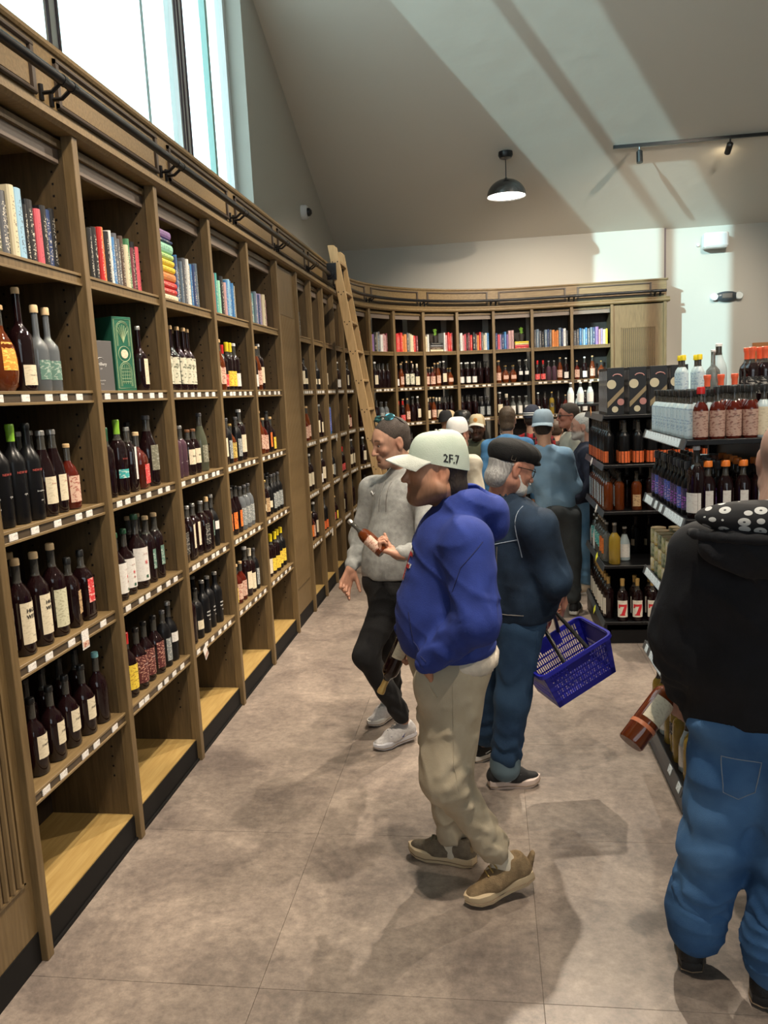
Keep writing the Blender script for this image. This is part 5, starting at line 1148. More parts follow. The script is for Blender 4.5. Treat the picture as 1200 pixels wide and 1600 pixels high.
# ---------------------------------------------------------------- people
def fold(amp, f, d=(0, 0, 1), seed=0, warp=1.6):
    r_ = np.random.RandomState(seed + 11); a = r_.normal(size=(4, 3)).astype(F); d = A(*d)
    def fn(P):
        w = (P @ d) * f + warp * np.sin(P @ a[0] * 7 + seed) + warp * .7 * np.sin(P @ a[1] * 15 + 1.3)
        m = .5 + .5 * np.sin(P @ a[2] * 6 + seed * 2.1)
        return (amp * m * (1 - np.abs(np.sin(w))) ** 2.0 * -1 + amp * .35 * np.sin(P @ a[3] * 22)).astype(F)
    return fn
class Person:
    def __init__(s, label, J, f, fh=None, hs=1., skin=(.42, .22, .14)):
        s.J = {k: np.array(v, float) for k, v in J.items()}; p = s.J['pelvis']; s.root = empty('person', (p[0], p[1], 0), 0, label, 'person')
        s.base = np.array(s.root.location); s.f = np.array((*f, 0.)[:3] if len(f) == 2 else f, float); s.f /= np.linalg.norm(s.f); s.R = fr(s.f); s.hs = hs
        s.H = s.J['head']; s.RH = fr(fh if fh is not None else f); s.skin = skin; s.chunks = []; s.g = {}
    def part(s, name, sd, vox, m, fo=None, sm=1, parent=None):
        v, f = sd.net(vox, fo); v = smooth_v(v, f, sm); me = np_mesh(name, v - s.base, f, m); o = link(name, me, parent or s.root); s.g[name] = (v, f, o); return o
    def head(s, vox=.0045, nr=.052, beard=None, fat=0., brow=(.035, .02, .012), ears=True):
        sd = head_sdf(s.H, s.RH, s.hs, s.J['neck'], nr, fat, True, ears); v, f = sd.net(vox); v = smooth_v(v, f, 1, .35); s.chunks.append((v, f, tone(v, s.H, s.RH, s.hs, s.skin, beard, brow)))
        for q in (-1, 1):
            c = s.H + s.hs * s.RH @ np.array((q * .031, .0765, .0118)); e = MB().lathe([(.0118 * s.hs * math.sin(a) + 1e-5, -.0118 * s.hs * math.cos(a)) for a in np.linspace(0.1, PI - .1, 8)], 12, mis=[0] * 8)
            M = Matrix([[*s.RH[i]] for i in range(3)]).to_4x4()
            o = e.obj('eye', EYEW, s.root, smooth=True); o.location = tuple(c - s.base); c2 = s.H + s.hs * s.RH @ np.array((q * .031, .0882, .0112)) - c
            MB().lathe([(.0055 * s.hs, 0), (.004 * s.hs, .0012), (.001, .0016)], 10, M=Matrix.Translation(tuple(c2)) @ M @ Matrix.Rotation(-PI / 2, 4, 'X')).obj('iris', IRIS, o, smooth=True)
    def hand(s, wrist, d, n, side, elbow=None, vox=.0032, sc=1., **k):
        sd = SDF(); hand_sdf(sd, wrist, d, n, sc, side=side, **k)
        if elbow is not None: w_ = np.array(wrist, float); e_ = np.array(elbow, float); sd.cap(w_, w_ + (e_ - w_) * .4, .026 * sc, .033 * sc, .015)
        v, f = sd.net(vox); v = smooth_v(v, f, 1, .3); col = np.tile(np.array(s.skin, float), (len(v), 1)) * np.array((1.02, .93, .90)); s.chunks.append((v, f, col))
    def finish(s):
        J = s.J; sd = SDF(); sd.cap(J['neck'] - (0, 0, .03), J['pelvis'], .075, .09, .03, (tuple(s.f), 1.3))
        for q in 'LR':
            if 'sh' + q in J: sd.cap(J['sh' + q], J['el' + q], .042, .036, .03); sd.cap(J['el' + q], J['wr' + q], .035, .024, .02); sd.cap(J['neck'] - (0, 0, .05), J['sh' + q], .05, .042, .03)
            if 'kn' + q in J: sd.cap(J['hip' + q], J['kn' + q], .062, .045, .03); sd.cap(J['kn' + q], J['an' + q], .042, .030, .02)
        v, f = sd.net(.016); col = np.tile(np.array(s.skin, float), (len(v), 1)); s.chunks.append((v, f, col))
        n = 0; V, Fc, Cc = [], [], []
        for (v, f, c) in s.chunks: V.append(v - s.base); Fc.append(f + n); Cc.append(c); n += len(v)
        link('body', np_mesh('body', np.concatenate(V), np.concatenate(Fc), SKINM, np.concatenate(Cc)), s.root)
    def torso(s, name, m, cw, cd, bw, bd, hem, sl=(.062, .052, .036), vox=.008, fo=None, z_sh=.07, ks=.05, pw=None, extra=None, sleeve_end=None):
        J = s.J; sd = SDF(); F_ = tuple(s.f)
        ch = J.get('chest', J['neck'] - (0, 0, .2)); be = J.get('belly', (ch + J['pelvis']) / 2); pe = J['pelvis']
        sd.ell(ch, (cw, cd, .19), .05, s.R); sd.ell(be, (bw, bd, .19), .09, s.R); sd.ell((pe[0], pe[1], max(pe[2], hem + .01)), (pw or bw * .97, bd * .93, .16), .09, s.R)
        for q in 'LR':
            sh, el, wr = J['sh' + q], J['el' + q], J['wr' + q]
            sd.cap(J['neck'] - (0, 0, .045), sh - (0, 0, .0), .058, z_sh * .85, .05)
            sd.cap(sh, el, sl[0] * 1.08, sl[1], ks, None, 'u', (.006, 9, ord(q), .9, .35)); w2_ = wr if sleeve_end is None else el + (wr - el) * sleeve_end
            sd.cap(el, w2_ - (w2_ - el) / max(.01, np.linalg.norm(w2_ - el)) * .02, sl[1], sl[2], .035, None, 'u', (.005, 16, ord(q) * 2, .7, .5))
        if extra: extra(sd)
        mn = 1e9
        # hem only trims the torso: cut low region but keep the sleeves by doing the trim before they are added
        body = [p for p in sd.p]; sd2 = SDF(); ntor = 3; sd2.p = body[:ntor]; sd2.cut((0, 0, hem), (0, 0, -1), .012); sd2.p += body[ntor:]
        return s.part(name, sd2, vox, m, fo)
    def legs(s, name, m, r, hipr=(.17, .13, .13), vox=.009, fo=None, cuff=.0, ks=.04, ankle_flat=None, waist=None, ridges=()):
        J = s.J; sd = SDF(); pe = J['pelvis']; sd.ell(pe - (0, 0, .02), hipr, .05, s.R)
        for i, q in enumerate('LR'):
            if 'kn' + q not in J: continue
            h, k, a = J['hip' + q], J['kn' + q], J['an' + q]; sd.cap(h, k, r[0], r[1], .045, None, 'u', (.004, 12, i * 2, .85, .35)); d = (a - k) / np.linalg.norm(a - k)
            sd.cap(k, a - d * r[2] * .8, r[1], r[2], ks, None, 'u', (.006, 22, i * 3, .9, .4))
        if waist is not None: sd.ell(*waist)
        if len(ridges):
            ys = np.linspace(-.45, .25, 141); out = []
            for rg in ridges:
                pts = []
                for (x, _, z, r_) in rg:
                    d_ = sd.dist(np.stack([np.full(141, x), ys + pe[1], np.full(141, z)], -1).astype(F)); i = np.argmax(d_ < 0)
                    if d_[i] < 0: pts.append((x, float(ys[i] + pe[1]) + r_ * .25, z, r_))
                out.append(pts)
            for pts in out:
                for a_, b_ in zip(pts[:-1], pts[1:]): sd.cap(a_[:3], b_[:3], a_[3], b_[3], .016)
        return s.part(name, sd, vox, m, fo)
    def shoes(s, *a, **k): return shoe(s.root, *a, **k)
    def hat_M(s): M = Matrix([[*s.RH[i]] for i in range(3)]).to_4x4(); return Matrix.Translation(tuple(s.H - s.base)) @ M @ Matrix.Scale(s.hs, 4)
    def cap(s, m, brim_m=None, back=False, brim=.072, front_m=None, name='cap', text=None, tall=.0, emblem=None, yaw=0.):
        M = s.hat_M() @ Matrix.Rotation(yaw + (PI if back else 0), 4, 'Z'); n = 36; K = 9; v = []; sg = -1 if back else 1; z0f, z0b = (.046, .006) if not back else (.03, .040)
        oy = -.012 * sg; RX, RY = .0875, .1075
        def pt(a, t, off=0):
            c, d_ = math.sin(a), math.cos(a); zb = z0b + (z0f - z0b) * (.5 + .5 * d_); h = (.152 + tall * (.6 + .4 * d_)) - zb; rr = math.cos(t) ** .52 if t < PI / 2 - .01 else .02
            seam = 1 - .008 * (1 - min(1, abs(math.sin(3 * a)) * 7)); return Vector(((RX + off) * c * rr * seam, oy + (RY + off) * d_ * rr * seam, zb + (h + off) * math.sin(t) ** .9))
        ts = [PI / 2 * k / K for k in range(K + 1)]; v = [tuple(M @ pt(2 * PI * i / n, t)) for t in ts for i in range(n)]
        fs = [(k * n + i, k * n + (i + 1) % n, (k + 1) * n + (i + 1) % n, (k + 1) * n + i) for k in range(K) for i in range(n)]; fs.append(tuple(K * n + i for i in range(n)))
        mb = MB().add(v, fs)
        if front_m:
            for j, f_ in enumerate(fs[:-1]):
                i = j % n
                if i < 6 or i >= n - 6: mb.m[j] = 1
        # inner wall so that the cap has a rim
        vi = [tuple(M @ pt(2 * PI * i / n, t, -.003)) for t in ts[:3] for i in range(n)]; mb.add(vi, [(k * n + i, (k + 1) * n + i, (k + 1) * n + (i + 1) % n, k * n + (i + 1) % n) for k in range(2) for i in range(n)])
        o = mb.obj(name, [m, front_m or m], s.root, smooth=True)
        v = []; na, nr_ = 16, 6
        for lay in (0, 1):
            for i in range(na + 1):
                a = -1.12 + 2.24 * i / na; e = pt(a, 0)
                for j in range(nr_ + 1):
                    q = j / nr_; ln = brim * math.cos(a * .78) ** .9; x = e.x * (1 + .10 * q) ; y = e.y + ln * q; z = e.z + .002 - .018 * q * q - .85 * x * x * (1.4 + q) * 1.3 * (1 if q > 0 else 1) + .004 - lay * .004; v.append(tuple(M @ Vector((x, y, z + .010))))
        w = nr_ + 1; N1 = (na + 1) * w; fs = []
        for i in range(na):
            for j in range(nr_): a = i * w + j; fs += [(a, a + w, a + w + 1, a + 1), (N1 + a, N1 + a + 1, N1 + a + w + 1, N1 + a + w)]
        for i in range(na): a = i * w + nr_; fs.append((a, a + w, N1 + a + w, N1 + a))
        for j in range(nr_): fs.append((j, j + 1, N1 + j + 1, N1 + j)); b = na * w + j; fs.append((b, N1 + b, N1 + b + 1, b + 1))
        MB().add(v, fs).obj('brim', brim_m or m, o, smooth=True)
        b = tuple(M @ Vector((0, oy, .150 + tall * .6))); MB().lathe([(.007, 0), (.006, .004), (.002, .006)], 10, M=Matrix.Translation(b)).obj('button', brim_m or m, o, smooth=True)
        MB().tube([tuple(M @ (pt(a, 0) + Vector((0, 0, .004)))) for a in np.linspace(-1.05, 1.05, 14)], .0022, 6).obj('cord', front_m or m, o, smooth=True)
        if text:
            t, a0, zf, size, ink = text; tv, tf = text_data(t); mb = MB()
            for dx in (-.0008, 0, .0008): mb.add([tuple(M @ pt(a0 - (p[0] * size + dx) / .095, zf + p[1] * size / .10, .0012)) for p in tv], tf)
            mb.obj('lettering', ink, o)
        if emblem: mb = MB().lathe([(emblem[0], 0), (emblem[0] * .8, .003)], 16, M=M @ Matrix.Translation(pt(0, .42)) @ Matrix.Rotation(-PI / 2 + .2, 4, 'X')); mb.obj('emblem', emblem[1], o)
        return o
    def hair(s, m, full=True, vox=.006, length=0., name='hair', thick=1., front=.080, low=0.):
        sd = SDF(); R, c, q = s.RH, s.H, s.hs; w = lambda x, y, z: tuple(c + q * (R @ np.array((x, y, z))))
        def e(x, y, z, rx, ry, rz, k=.015, op='u'): sd.ell(w(x, y, z), (rx * q, ry * q, rz * q), k * q, R, op)
        e(0, -.016, .048, .081 * thick, .100 * thick, .087 * thick); e(0, -.050, -.005 - low, .068 * thick, .055 * thick, .062 + length, .02)
        if length: e(0, -.065, -.055, .066, .045, .045, .02)
        n = R @ np.array((0, .88, -.47)); sd.cut(w(0, front, .088), tuple(n), .008)
        if not full: sd.cut(w(0, 0, .028), tuple(R @ np.array((0, 0, 1))), .006)
        for g_ in (-1, 1): e(g_ * .088, .006, -.002, .026, .026, .034, .006, 's')
        e(0, .075, -.045, .09, .085, .075, .01, 's')
        return s.part(name, sd, vox, m, fold(.004, 95, tuple(R @ np.array((0, .5, .8))), 3), 1)
    def seam(s, g, pts, d, r, m, name='seam', off=.0008, parent=None, n=4):
        v, f, o = s.g[g]
        if not hasattr(s, 'bv'): s.bv = {}
        if g not in s.bv: s.bv[g] = BVHTree.FromPolygons([tuple(p) for p in v], [tuple(int(i) for i in q) for q in f])
        out = []; d = Vector(d).normalized(); P_ = [Vector(p) for p in pts]; Q = []
        for a, b in zip(P_[:-1], P_[1:]):
            k = max(1, int((b - a).length / .02)); Q += [a.lerp(b, i / k) for i in range(k)]
        for p in Q + [P_[-1]]:
            h = s.bv[g].ray_cast(p, d)
            if h[0] is not None: out.append(tuple(h[0] - d * off - Vector(s.base)))
        if len(out) > 1: return MB().tube(out, r, n).obj(name, m, parent or o, smooth=True)
    def patch_text(s, g, t, size, c, d, m, bold=.001, name='lettering', up=(0, 0, 1)):
        v, f, o = s.g[g]; bv = BVHTree.FromPolygons([tuple(p) for p in v], [tuple(int(i) for i in q) for q in f]); d = Vector(d).normalized(); x = d.cross(Vector(up)).normalized(); z = x.cross(d)
        tv, tf = text_data(t); mb = MB()
        for dx in (-bold, 0, bold):
            w_ = []
            for p in tv:
                o_ = Vector(c) - d * .4 + x * (p[0] * size + dx) + z * (p[1] * size); h = bv.ray_cast(o_, d); w_.append(tuple((h[0] if h[0] is not None else Vector(c)) - d * .0025 - Vector(s.base)))
            mb.add(w_, tf)
        return mb.obj(name, m, o)
RM = dict(red=mat('red_felt', (.50, .03, .03), .7), white=mat('white_felt', (.70, .70, .68), .7), thread=mat('denim_thread', (.16, .15, .14), .8), pale=mat('pale_thread', (.28, .33, .40), .8), dkblue=mat('dark_blue_thread', (.012, .018, .09), .8), btn=mat('metal_button', (.35, .32, .28), .3, metal=1))
BLKC = cloth('black_cloth', (.010, .010, .012), (.016, .016, .018)); RUB = mat('cream_rubber', (.62, .48, .30), .6); WRUB = mat('white_rubber', (.66, .64, .60), .5); BRUB = mat('black_rubber', (.014, .014, .015), .5)
HB = mat('dark_brown_hair', (.012, .007, .005), .6, col2=(.030, .018, .011), scale=120, bump=.5, bscale=260, stretch=(1, 1, .25)); HG = mat('grey_hair', (.26, .25, .24), .6, col2=(.45, .44, .42), scale=130, bump=.5, bscale=260, stretch=(1, 1, .25)); HW_ = mat('white_beard', (.50, .48, .45), .7, col2=(.62, .60, .57), scale=130, bump=.5, bscale=240)

# ---- man in the blue hoodie, walking left
J = dict(head=(-.195, 2.85, 1.610), neck=(-.135, 2.87, 1.475), chest=(-.150, 2.86, 1.31), belly=(-.185, 2.86, 1.10), pelvis=(-.170, 2.86, .93), shL=(-.085, 2.66, 1.385), elL=(-.055, 2.58, 1.13), wrL=(-.240, 2.64, .965), shR=(-.17, 3.06, 1.38), elR=(-.27, 3.15, 1.12), wrR=(-.36, 3.08, .93),
         hipL=(-.165, 2.765, .86), knL=(-.185, 2.71, .50), anL=(-.005, 2.76, .17), hipR=(-.175, 2.955, .86), knR=(-.21, 2.98, .47), anR=(-.195, 2.98, .10))
p = Person('man in blue hoodie, cream joggers and mint green cap walking left', J, (-1, -.10), (-.95, -.30, .06), 1.04, (.52, .27, .165))
p.head(.004, .056, beard=((.10, .055, .035), .62), fat=.014)
BLU = cloth('royal_blue_fleece', (.014, .032, .20), (.019, .042, .25), bump=.15)
def ex(sd):
    n = p.J['neck']
    for a in np.linspace(-2.5, 2.5, 9):   # hood roll lying round the neck, thick behind
        k = .5 - .5 * math.cos(a); q = n + p.R @ np.array((.098 * math.sin(a), .055 * math.cos(a) - .028, .008 + .022 * k)); sd.ell(q, (.040 + .012 * k,) * 3, .03)
    sd.ell(n + p.R @ np.array((0, -.120, -.004)), (.108, .068, .052), .04, p.R); sd.ell(n + p.R @ np.array((0, -.155, -.06)), (.08, .045, .065), .04, p.R); sd.ell(n + p.R @ np.array((0, -.085, .050)), (.075, .075, .030), .015, p.R, 's')
    sd.ell(n + p.R @ np.array((0, .03, .075)), (.062, .075, .06), .02, p.R, 's')
p.torso('hoodie', BLU, .215, .145, .215, .178, .955, (.082, .072, .045), .0075, fold(.008, 17, (.75, .1, .65), 4, 2.2), extra=ex)
sd = SDF(); sd.ell((-.165, 2.86, .965), (.200, .172, .075), .02, p.R); sd.cut((0, 0, .935), (0, 0, -1), .01); sd.cut((0, 0, .995), (0, 0, 1), .01); p.part('hem_band', sd, .007, BLU)
d = (p.J['wrL'] - p.J['elL']); d /= np.linalg.norm(d); sd = SDF(); sd.cap(p.J['wrL'] - d * .045, p.J['wrL'] + d * .005, .040, .037, .01); p.part('cuff', sd, .006, BLU)
sd = SDF(); sd.ell((-.145, 2.86, .915), (.195, .160, .075), .02, p.R); sd.cut((0, 0, .865), (0, 0, -1), .01); p.part('undershirt', sd, .008, cloth('cream_tee', (.52, .46, .38)), fold(.006, 60, (.9, .9, .1), 2))
RDG = [[(-.01, 2.665, .85, .006), (-.10, 2.635, .815, .012), (-.18, 2.65, .80, .006)], [(.0, 2.68, .80, .006), (-.09, 2.640, .755, .014), (-.17, 2.635, .71, .012), (-.24, 2.66, .68, .005)], [(-.01, 2.69, .73, .005), (-.09, 2.645, .67, .014), (-.16, 2.630, .60, .012), (-.21, 2.65, .55, .005)],
       [(-.04, 2.68, .62, .005), (-.11, 2.640, .56, .013), (-.18, 2.635, .51, .006)], [(-.06, 2.67, .50, .006), (-.12, 2.640, .475, .014), (-.20, 2.66, .46, .006)], [(-.04, 2.685, .43, .005), (-.10, 2.655, .415, .013), (-.17, 2.67, .41, .006)], [(.02, 2.71, .30, .006), (-.04, 2.700, .275, .012), (-.09, 2.72, .28, .005)], [(.03, 2.715, .24, .006), (-.02, 2.705, .215, .011), (-.07, 2.73, .22, .005)]]
SND = cloth('stone_sweatpants', (.40, .335, .235), (.45, .385, .28), bump=.12)
p.legs('trousers', SND, (.128, .088, .054), (.182, .162, .13), .0075, fold(.017, 19, (.60, .1, .75), 9, 1.9), waist=((-.235, 2.685, .855), (.062, .056, .090), .04), ridges=RDG)
p.seam('trousers', [(-.25, 2.3, .955), (-.235, 2.3, .90), (-.205, 2.3, .84)], (0, 1, 0), .0035, SND, 'pocket_edge')
p.seam('trousers', [(-.15, 2.3, .88), (-.155, 2.3, .60), (-.14, 2.3, .50)], (0, 1, 0), .0012, SND)
p.seam('hoodie', [(-.03, 2.2, 1.40), (-.105, 2.2, 1.32), (-.15, 2.2, 1.20)], (0, 1, 0), .0016, RM['dkblue'])
p.seam('hoodie', [(-.30, 2.3, 1.13), (-.285, 2.3, 1.03), (-.235, 2.3, .985)], (0, 1, 0), .0022, RM['dkblue'], 'pocket_edge')
p.patch_text('hoodie', 'F', .17, (-.33, 2.80, 1.27), (1, .28, 0), RM['white'], .004); p.patch_text('hoodie', 'F', .15, (-.334, 2.799, 1.268), (1, .28, 0), RM['red'], .002).location = (-.002, -.0006, 0)
for q, an, to in (('L', (-.005, 2.76, .17), (-.02, 2.755, .10)), ('R', (-.195, 2.98, .11), (-.20, 2.98, .07))):
    a = np.array(an); k = p.J['kn' + q]; u = (k - a) / np.linalg.norm(k - a); sd = SDF(); sd.cap(a + u * .10, a - u * .06, .044, .039, .01); sd.cap(a - u * .05, np.array(to) + (-.012, 0, .0), .036, .029, .02)
    p.part('sock', sd, .006, cloth('ribbed_white_sock', (.60, .54, .43), bump=.4, bs=400), fold(.003, 160, tuple(u), 1, .3))
    o = p.g['sock'][2]; p.bv = {}; p.seam('sock', [tuple(a + u * .058 + (-.022, -.2, .004)), tuple(a + u * .050 + (-.008, -.2, 0)), tuple(a + u * .062 + (.022, -.2, 0))], (0, 1, 0), .0022, BRUB, 'side_mark')
TAN = mat('tan_knit_shoe', (.20, .135, .07), .8, col2=(.30, .21, .11), scale=40, bump=.5, bscale=300); TLC = mat('yellow_tan_laces', (.42, .28, .08), .7)
p.shoes((.115, 2.80, .060), (-.125, 2.695, .0), 1, TAN, RUB, lace=TLC, sole_h=.036, vox=.005, hgt=.095, w=.05)
p.shoes((-.105, 2.955, .0), (-.375, 3.03, .0), 1, mat('olive_tan_knit_shoe', (.135, .105, .07), .8, col2=(.2, .16, .11), scale=40, bump=.5, bscale=300), RUB, lace=mat('olive_laces', (.12, .11, .06), .7), sole_h=.034, vox=.005, hgt=.090)
for h_, z_ in (((.115, 2.80, .13), .16), ((-.108, 2.957, .085), .10)):
    sd = SDF(); sd.cap((h_[0] - .012, h_[1], h_[2] - .02), (h_[0] + .004, h_[1], h_[2] + .028), .017, .010, .01, ((0, 1, 0), .6)); p.part('heel_tab', sd, .004, TAN)
p.hair(HB, False, .006, .014, thick=1.06, low=.026)
MINT = cloth('mint_cotton', (.44, .52, .44), (.50, .57, .49), bump=.2)
p.cap(MINT, cloth('grey_brim', (.40, .42, .38)), brim=.082, tall=-.012, text=('2F.7', -1.78, .20, .032, mat('black_embroidery', (.008, .008, .01), .7)))
w_ = p.J['wrL']; p.hand(w_, (.0, .35, -.93), (.7, .6, .1), -1, p.J['elL'], sc=.9, curl=(.5, .5, .5, .5), thumb=.9)
w_ = p.J['wrR']; p.hand(w_, (-.25, -.1, -.95), (.95, -.1, -.25), 1, p.J['elR'], curl=(1.1, 1.15, 1.2, 1.25), thumb=.7)
p.finish()
def loose_bottle(k, top, bot, label, roll=0.):
    top, bot = Vector(top), Vector(bot); z = (top - bot).normalized(); x = z.cross(Vector((0, 1, 0))).normalized(); y = z.cross(x); M = Matrix((x, y, z)).transposed().to_4x4()
    return put_bottle(k, (0, 0, 0), 0, label, None, 1, tilt=Matrix.Translation(bot) @ M @ Matrix.Rotation(roll, 4, 'Z'), name='whiskey_bottle')
kind('held1', 'bord', .28, .034, 'dark', 'gold', 'cream', .10, .40, .8, 'x', foil=.18, capr=1.3)
loose_bottle('held1', (-.465, 3.05, .70), (-.345, 3.06, .945), 'dark bottle with gold foil neck pointing down beside the cream joggers', 3.0)

# ---- man in the grey hoodie stepping towards the shelves
J = dict(head=(-.50, 4.05, 1.645), neck=(-.445, 4.09, 1.50), chest=(-.475, 4.07, 1.30), belly=(-.52, 4.05, 1.08), pelvis=(-.555, 4.07, .93), shR=(-.63, 4.20, 1.385), elR=(-.715, 4.22, 1.12), wrR=(-.755, 4.10, .975), shL=(-.315, 3.93, 1.385), elL=(-.315, 3.79, 1.13), wrL=(-.455, 3.72, 1.13),
         hipL=(-.52, 4.00, .88), knL=(-.665, 3.90, .56), anL=(-.50, 4.06, .14), hipR=(-.60, 4.14, .88), knR=(-.60, 4.25, .49), anR=(-.60, 4.42, .11))
p = Person('man in light grey hoodie and black joggers with mirrored sunglasses on his head', J, (-.72, -.69), (-.82, -.54, -.22), 1.0, (.50, .28, .19))
p.head(.004, .050, beard=((.16, .10, .075), .35)); HS = mat('short_cropped_hair', (.028, .019, .014), .7, col2=(.055, .038, .028), scale=140, bump=.5, bscale=300)
p.hair(HS, True, .006, thick=.985, front=.070)
GRY = cloth('heather_grey_fleece', (.27, .275, .265), (.36, .365, .35), sc=40, bump=.2)
def ex(sd):
    n = p.J['neck']
    for a in np.linspace(-2.6, 2.6, 9): k = .5 - .5 * math.cos(a); q = n + p.R @ np.array((.080 * math.sin(a), .05 * math.cos(a) - .015, -.012 + .02 * k)); sd.ell(q, (.026 + .010 * k,) * 3, .03)
    sd.ell(n + p.R @ np.array((0, -.10, -.01)), (.085, .05, .05), .04, p.R); sd.ell(n + p.R @ np.array((0, .03, .06)), (.05, .06, .05), .02, p.R, 's')
p.torso('hoodie', GRY, .190, .115, .170, .125, .945, (.066, .056, .038), .0075, fold(.010, 30, (.4, .1, .9), 6), extra=ex)
cx = p.J['neck']; Fv = tuple(-p.f)
for q in (-.028, .022): a = cx + p.R @ np.array((q, .35, -.05)); p.seam('hoodie', [tuple(a), tuple(a - (0, 0, .09)), tuple(a - (0, 0, .15))], Fv, .0024, RM['thread'], 'drawstring')
a = cx + p.R @ np.array((.10, .35, -.12)); p.seam('hoodie', [tuple(a + (0, 0, .006)), tuple(a + p.R @ np.array((.008, 0, -.004))), tuple(a + p.R @ np.array((.03, 0, .014)))], Fv, .0042, RM['white'], 'side_mark')
BJ = cloth('black_jogger_cloth', (.0025, .0025, .003), (.004, .004, .005)); p.legs('trousers', BJ, (.092, .066, .048), (.155, .125, .12), .008, fold(.007, 22, (.4, .2, .8), 5))
GSH = mat('pale_grey_mesh_shoe', (.46, .44, .44), .7, col2=(.58, .56, .55), scale=60, bump=.4, bscale=300); NAVYM = mat('navy_mark', (.03, .04, .18), .5)
p.shoes((-.455, 4.12, .022), (-.655, 3.965, .0), 1, GSH, mat('white_blue_sole', (.60, .60, .64), .5), lace=mat('grey_laces', (.35, .36, .37), .7), logo=('tick', NAVYM), vox=.0055)
p.shoes((-.58, 4.47, .02), (-.73, 4.26, .0), 1, GSH, WRUB, lace=mat('grey_laces_2', (.35, .36, .37), .7), vox=.0055)
# mirrored sunglasses pushed up on the head
M = p.hat_M() @ Matrix.Rotation(.6, 4, 'Z'); sg = MB()
for q in (-1, 1): sg.lathe([(.001, .004), (.020, .0035), (.028, .001), (.029, -.002)], 16, sy=.66, M=M @ Matrix.Translation((q * .034, .014, .138)) @ Matrix.Rotation(-q * .35, 4, 'Z') @ Matrix.Rotation(-1.05, 4, 'X'))
o = sg.obj('sunglasses', mat('mirror_teal_lens', (.12, .38, .45), .12, metal=.9), p.root, smooth=True)
sg = MB().tube([tuple(M @ Vector((-.066, .002, .128))), tuple(M @ Vector((0, .024, .147))), tuple(M @ Vector((.066, .002, .128)))], .0045, 6)
for q in (-1, 1): sg.tube([tuple(M @ Vector((q * .066, .002, .128))), tuple(M @ Vector((q * .088, -.03, .085))), tuple(M @ Vector((q * .084, -.05, .045))), tuple(M @ Vector((q * .076, -.075, .025)))], .0032, 6)
sg.obj('frame', BLACKP, o, smooth=True)
p.hand(p.J['wrR'], (-.35, -.30, -.88), (.55, -.80, .1), -1, p.J['elR'], curl=(.30, .5, .62, .7), thumb=.35)
p.hand(p.J['wrL'], (-.90, -.12, .34), (.25, .10, .96), 1, p.J['elL'], curl=(1.05, 1.1, 1.15, 1.2), thumb=.75)
p.finish()
kind('held2', 'squat', .235, .034, 'amber', 'silver', 'rosy', .10, .42, .9, 'x', cap_h=.07, fill=.6)
loose_bottle('held2', (-.680, 3.755, 1.285), (-.520, 3.70, 1.145), 'short amber bottle held up in the left hand of the grey hoodie man', 3.1)

# ---- man in denim jacket and black flat cap with the basket
HBv = np.array(HAND_B)
J = dict(head=(.095, 3.60, 1.535), neck=(.05, 3.62, 1.405), chest=(.095, 3.62, 1.22), belly=(.115, 3.62, 1.02), pelvis=(.095, 3.64, .88), shR=(.195, 3.44, 1.295), elR=(.27, 3.44, 1.06), wrR=tuple(HBv + (-.01, -.035, .085)), shL=(.0, 3.84, 1.31), elL=(.25, 3.90, 1.05), wrL=(.33, 3.86, .90),
         hipR=(.12, 3.56, .82), knR=(.075, 3.57, .46), anR=(.035, 3.60, .12), hipL=(.03, 3.74, .82), knL=(-.03, 3.80, .44), anL=(-.07, 3.86, .11))
p = Person('older man in denim jacket, black flat cap and glasses carrying the blue basket', J, (.80, .60), (.86, .38, -.32), 1.0, (.52, .25, .17))
p.head(.004, .058, fat=.004, brow=(.4, .38, .35)); p.hair(HG, False, .006, .004, thick=1.02, low=.012)
sd = SDF(); R, c = p.RH, p.H; w = lambda x, y, z: tuple(c + R @ np.array((x, y, z)))
sd.ell(w(0, .05, -.078), (.060, .050, .045), .02, R); sd.cap(w(-.064, .012, -.022), w(-.044, .045, -.078), .011, .024, .02); sd.cap(w(.064, .012, -.022), w(.044, .045, -.078), .011, .024, .02); sd.cap(w(-.02, .098, -.044), w(.02, .098, -.044), .009, .009, .012); sd.ell(w(0, .112, -.060), (.022, .02, .007), .006, R, 's')
p.part('beard', sd, .005, HW_, fold(.004, 120, (.2, .3, .9), 3))
sd = SDF(); sd.ell(w(0, -.018, .078), (.092, .112, .058), .02, R); sd.ell(w(0, .035, .082), (.082, .085, .045), .03, R); sd.ell(w(0, -.05, .05), (.082, .07, .05), .03, R); sd.cap(w(-.035, .098, .052), w(.035, .098, .052), .020, .020, .03, (tuple(R[:, 2]), 2.6)); sd.ell(w(0, -.012, .0), (.079, .097, .060), .01, R, 's')
o = p.part('flat_cap', sd, .0055, cloth('black_wool', (.002, .002, .0022), (.004, .004, .004)), fold(.003, 50, (.5, .8, .1), 2)); M = p.hat_M(); q0 = M @ Vector((.087, -.045, .062))
MB().tube([tuple(M @ Vector((.089, y, z))) for y, z in ((-.055, .035), (-.055, .055), (-.035, .056), (-.035, .036), (-.055, .035))], .0018, 4).obj('buckle', RM['btn'], o)
sg = MB().tube([tuple(M @ Vector((.082, -.01, .014))), tuple(M @ Vector((.072, .06, .017))), tuple(M @ Vector((.060, .092, .014)))], .0022, 6).tube([tuple(M @ Vector((-.082, -.01, .014))), tuple(M @ Vector((-.072, .06, .017))), tuple(M @ Vector((-.060, .092, .014)))], .0022, 6)
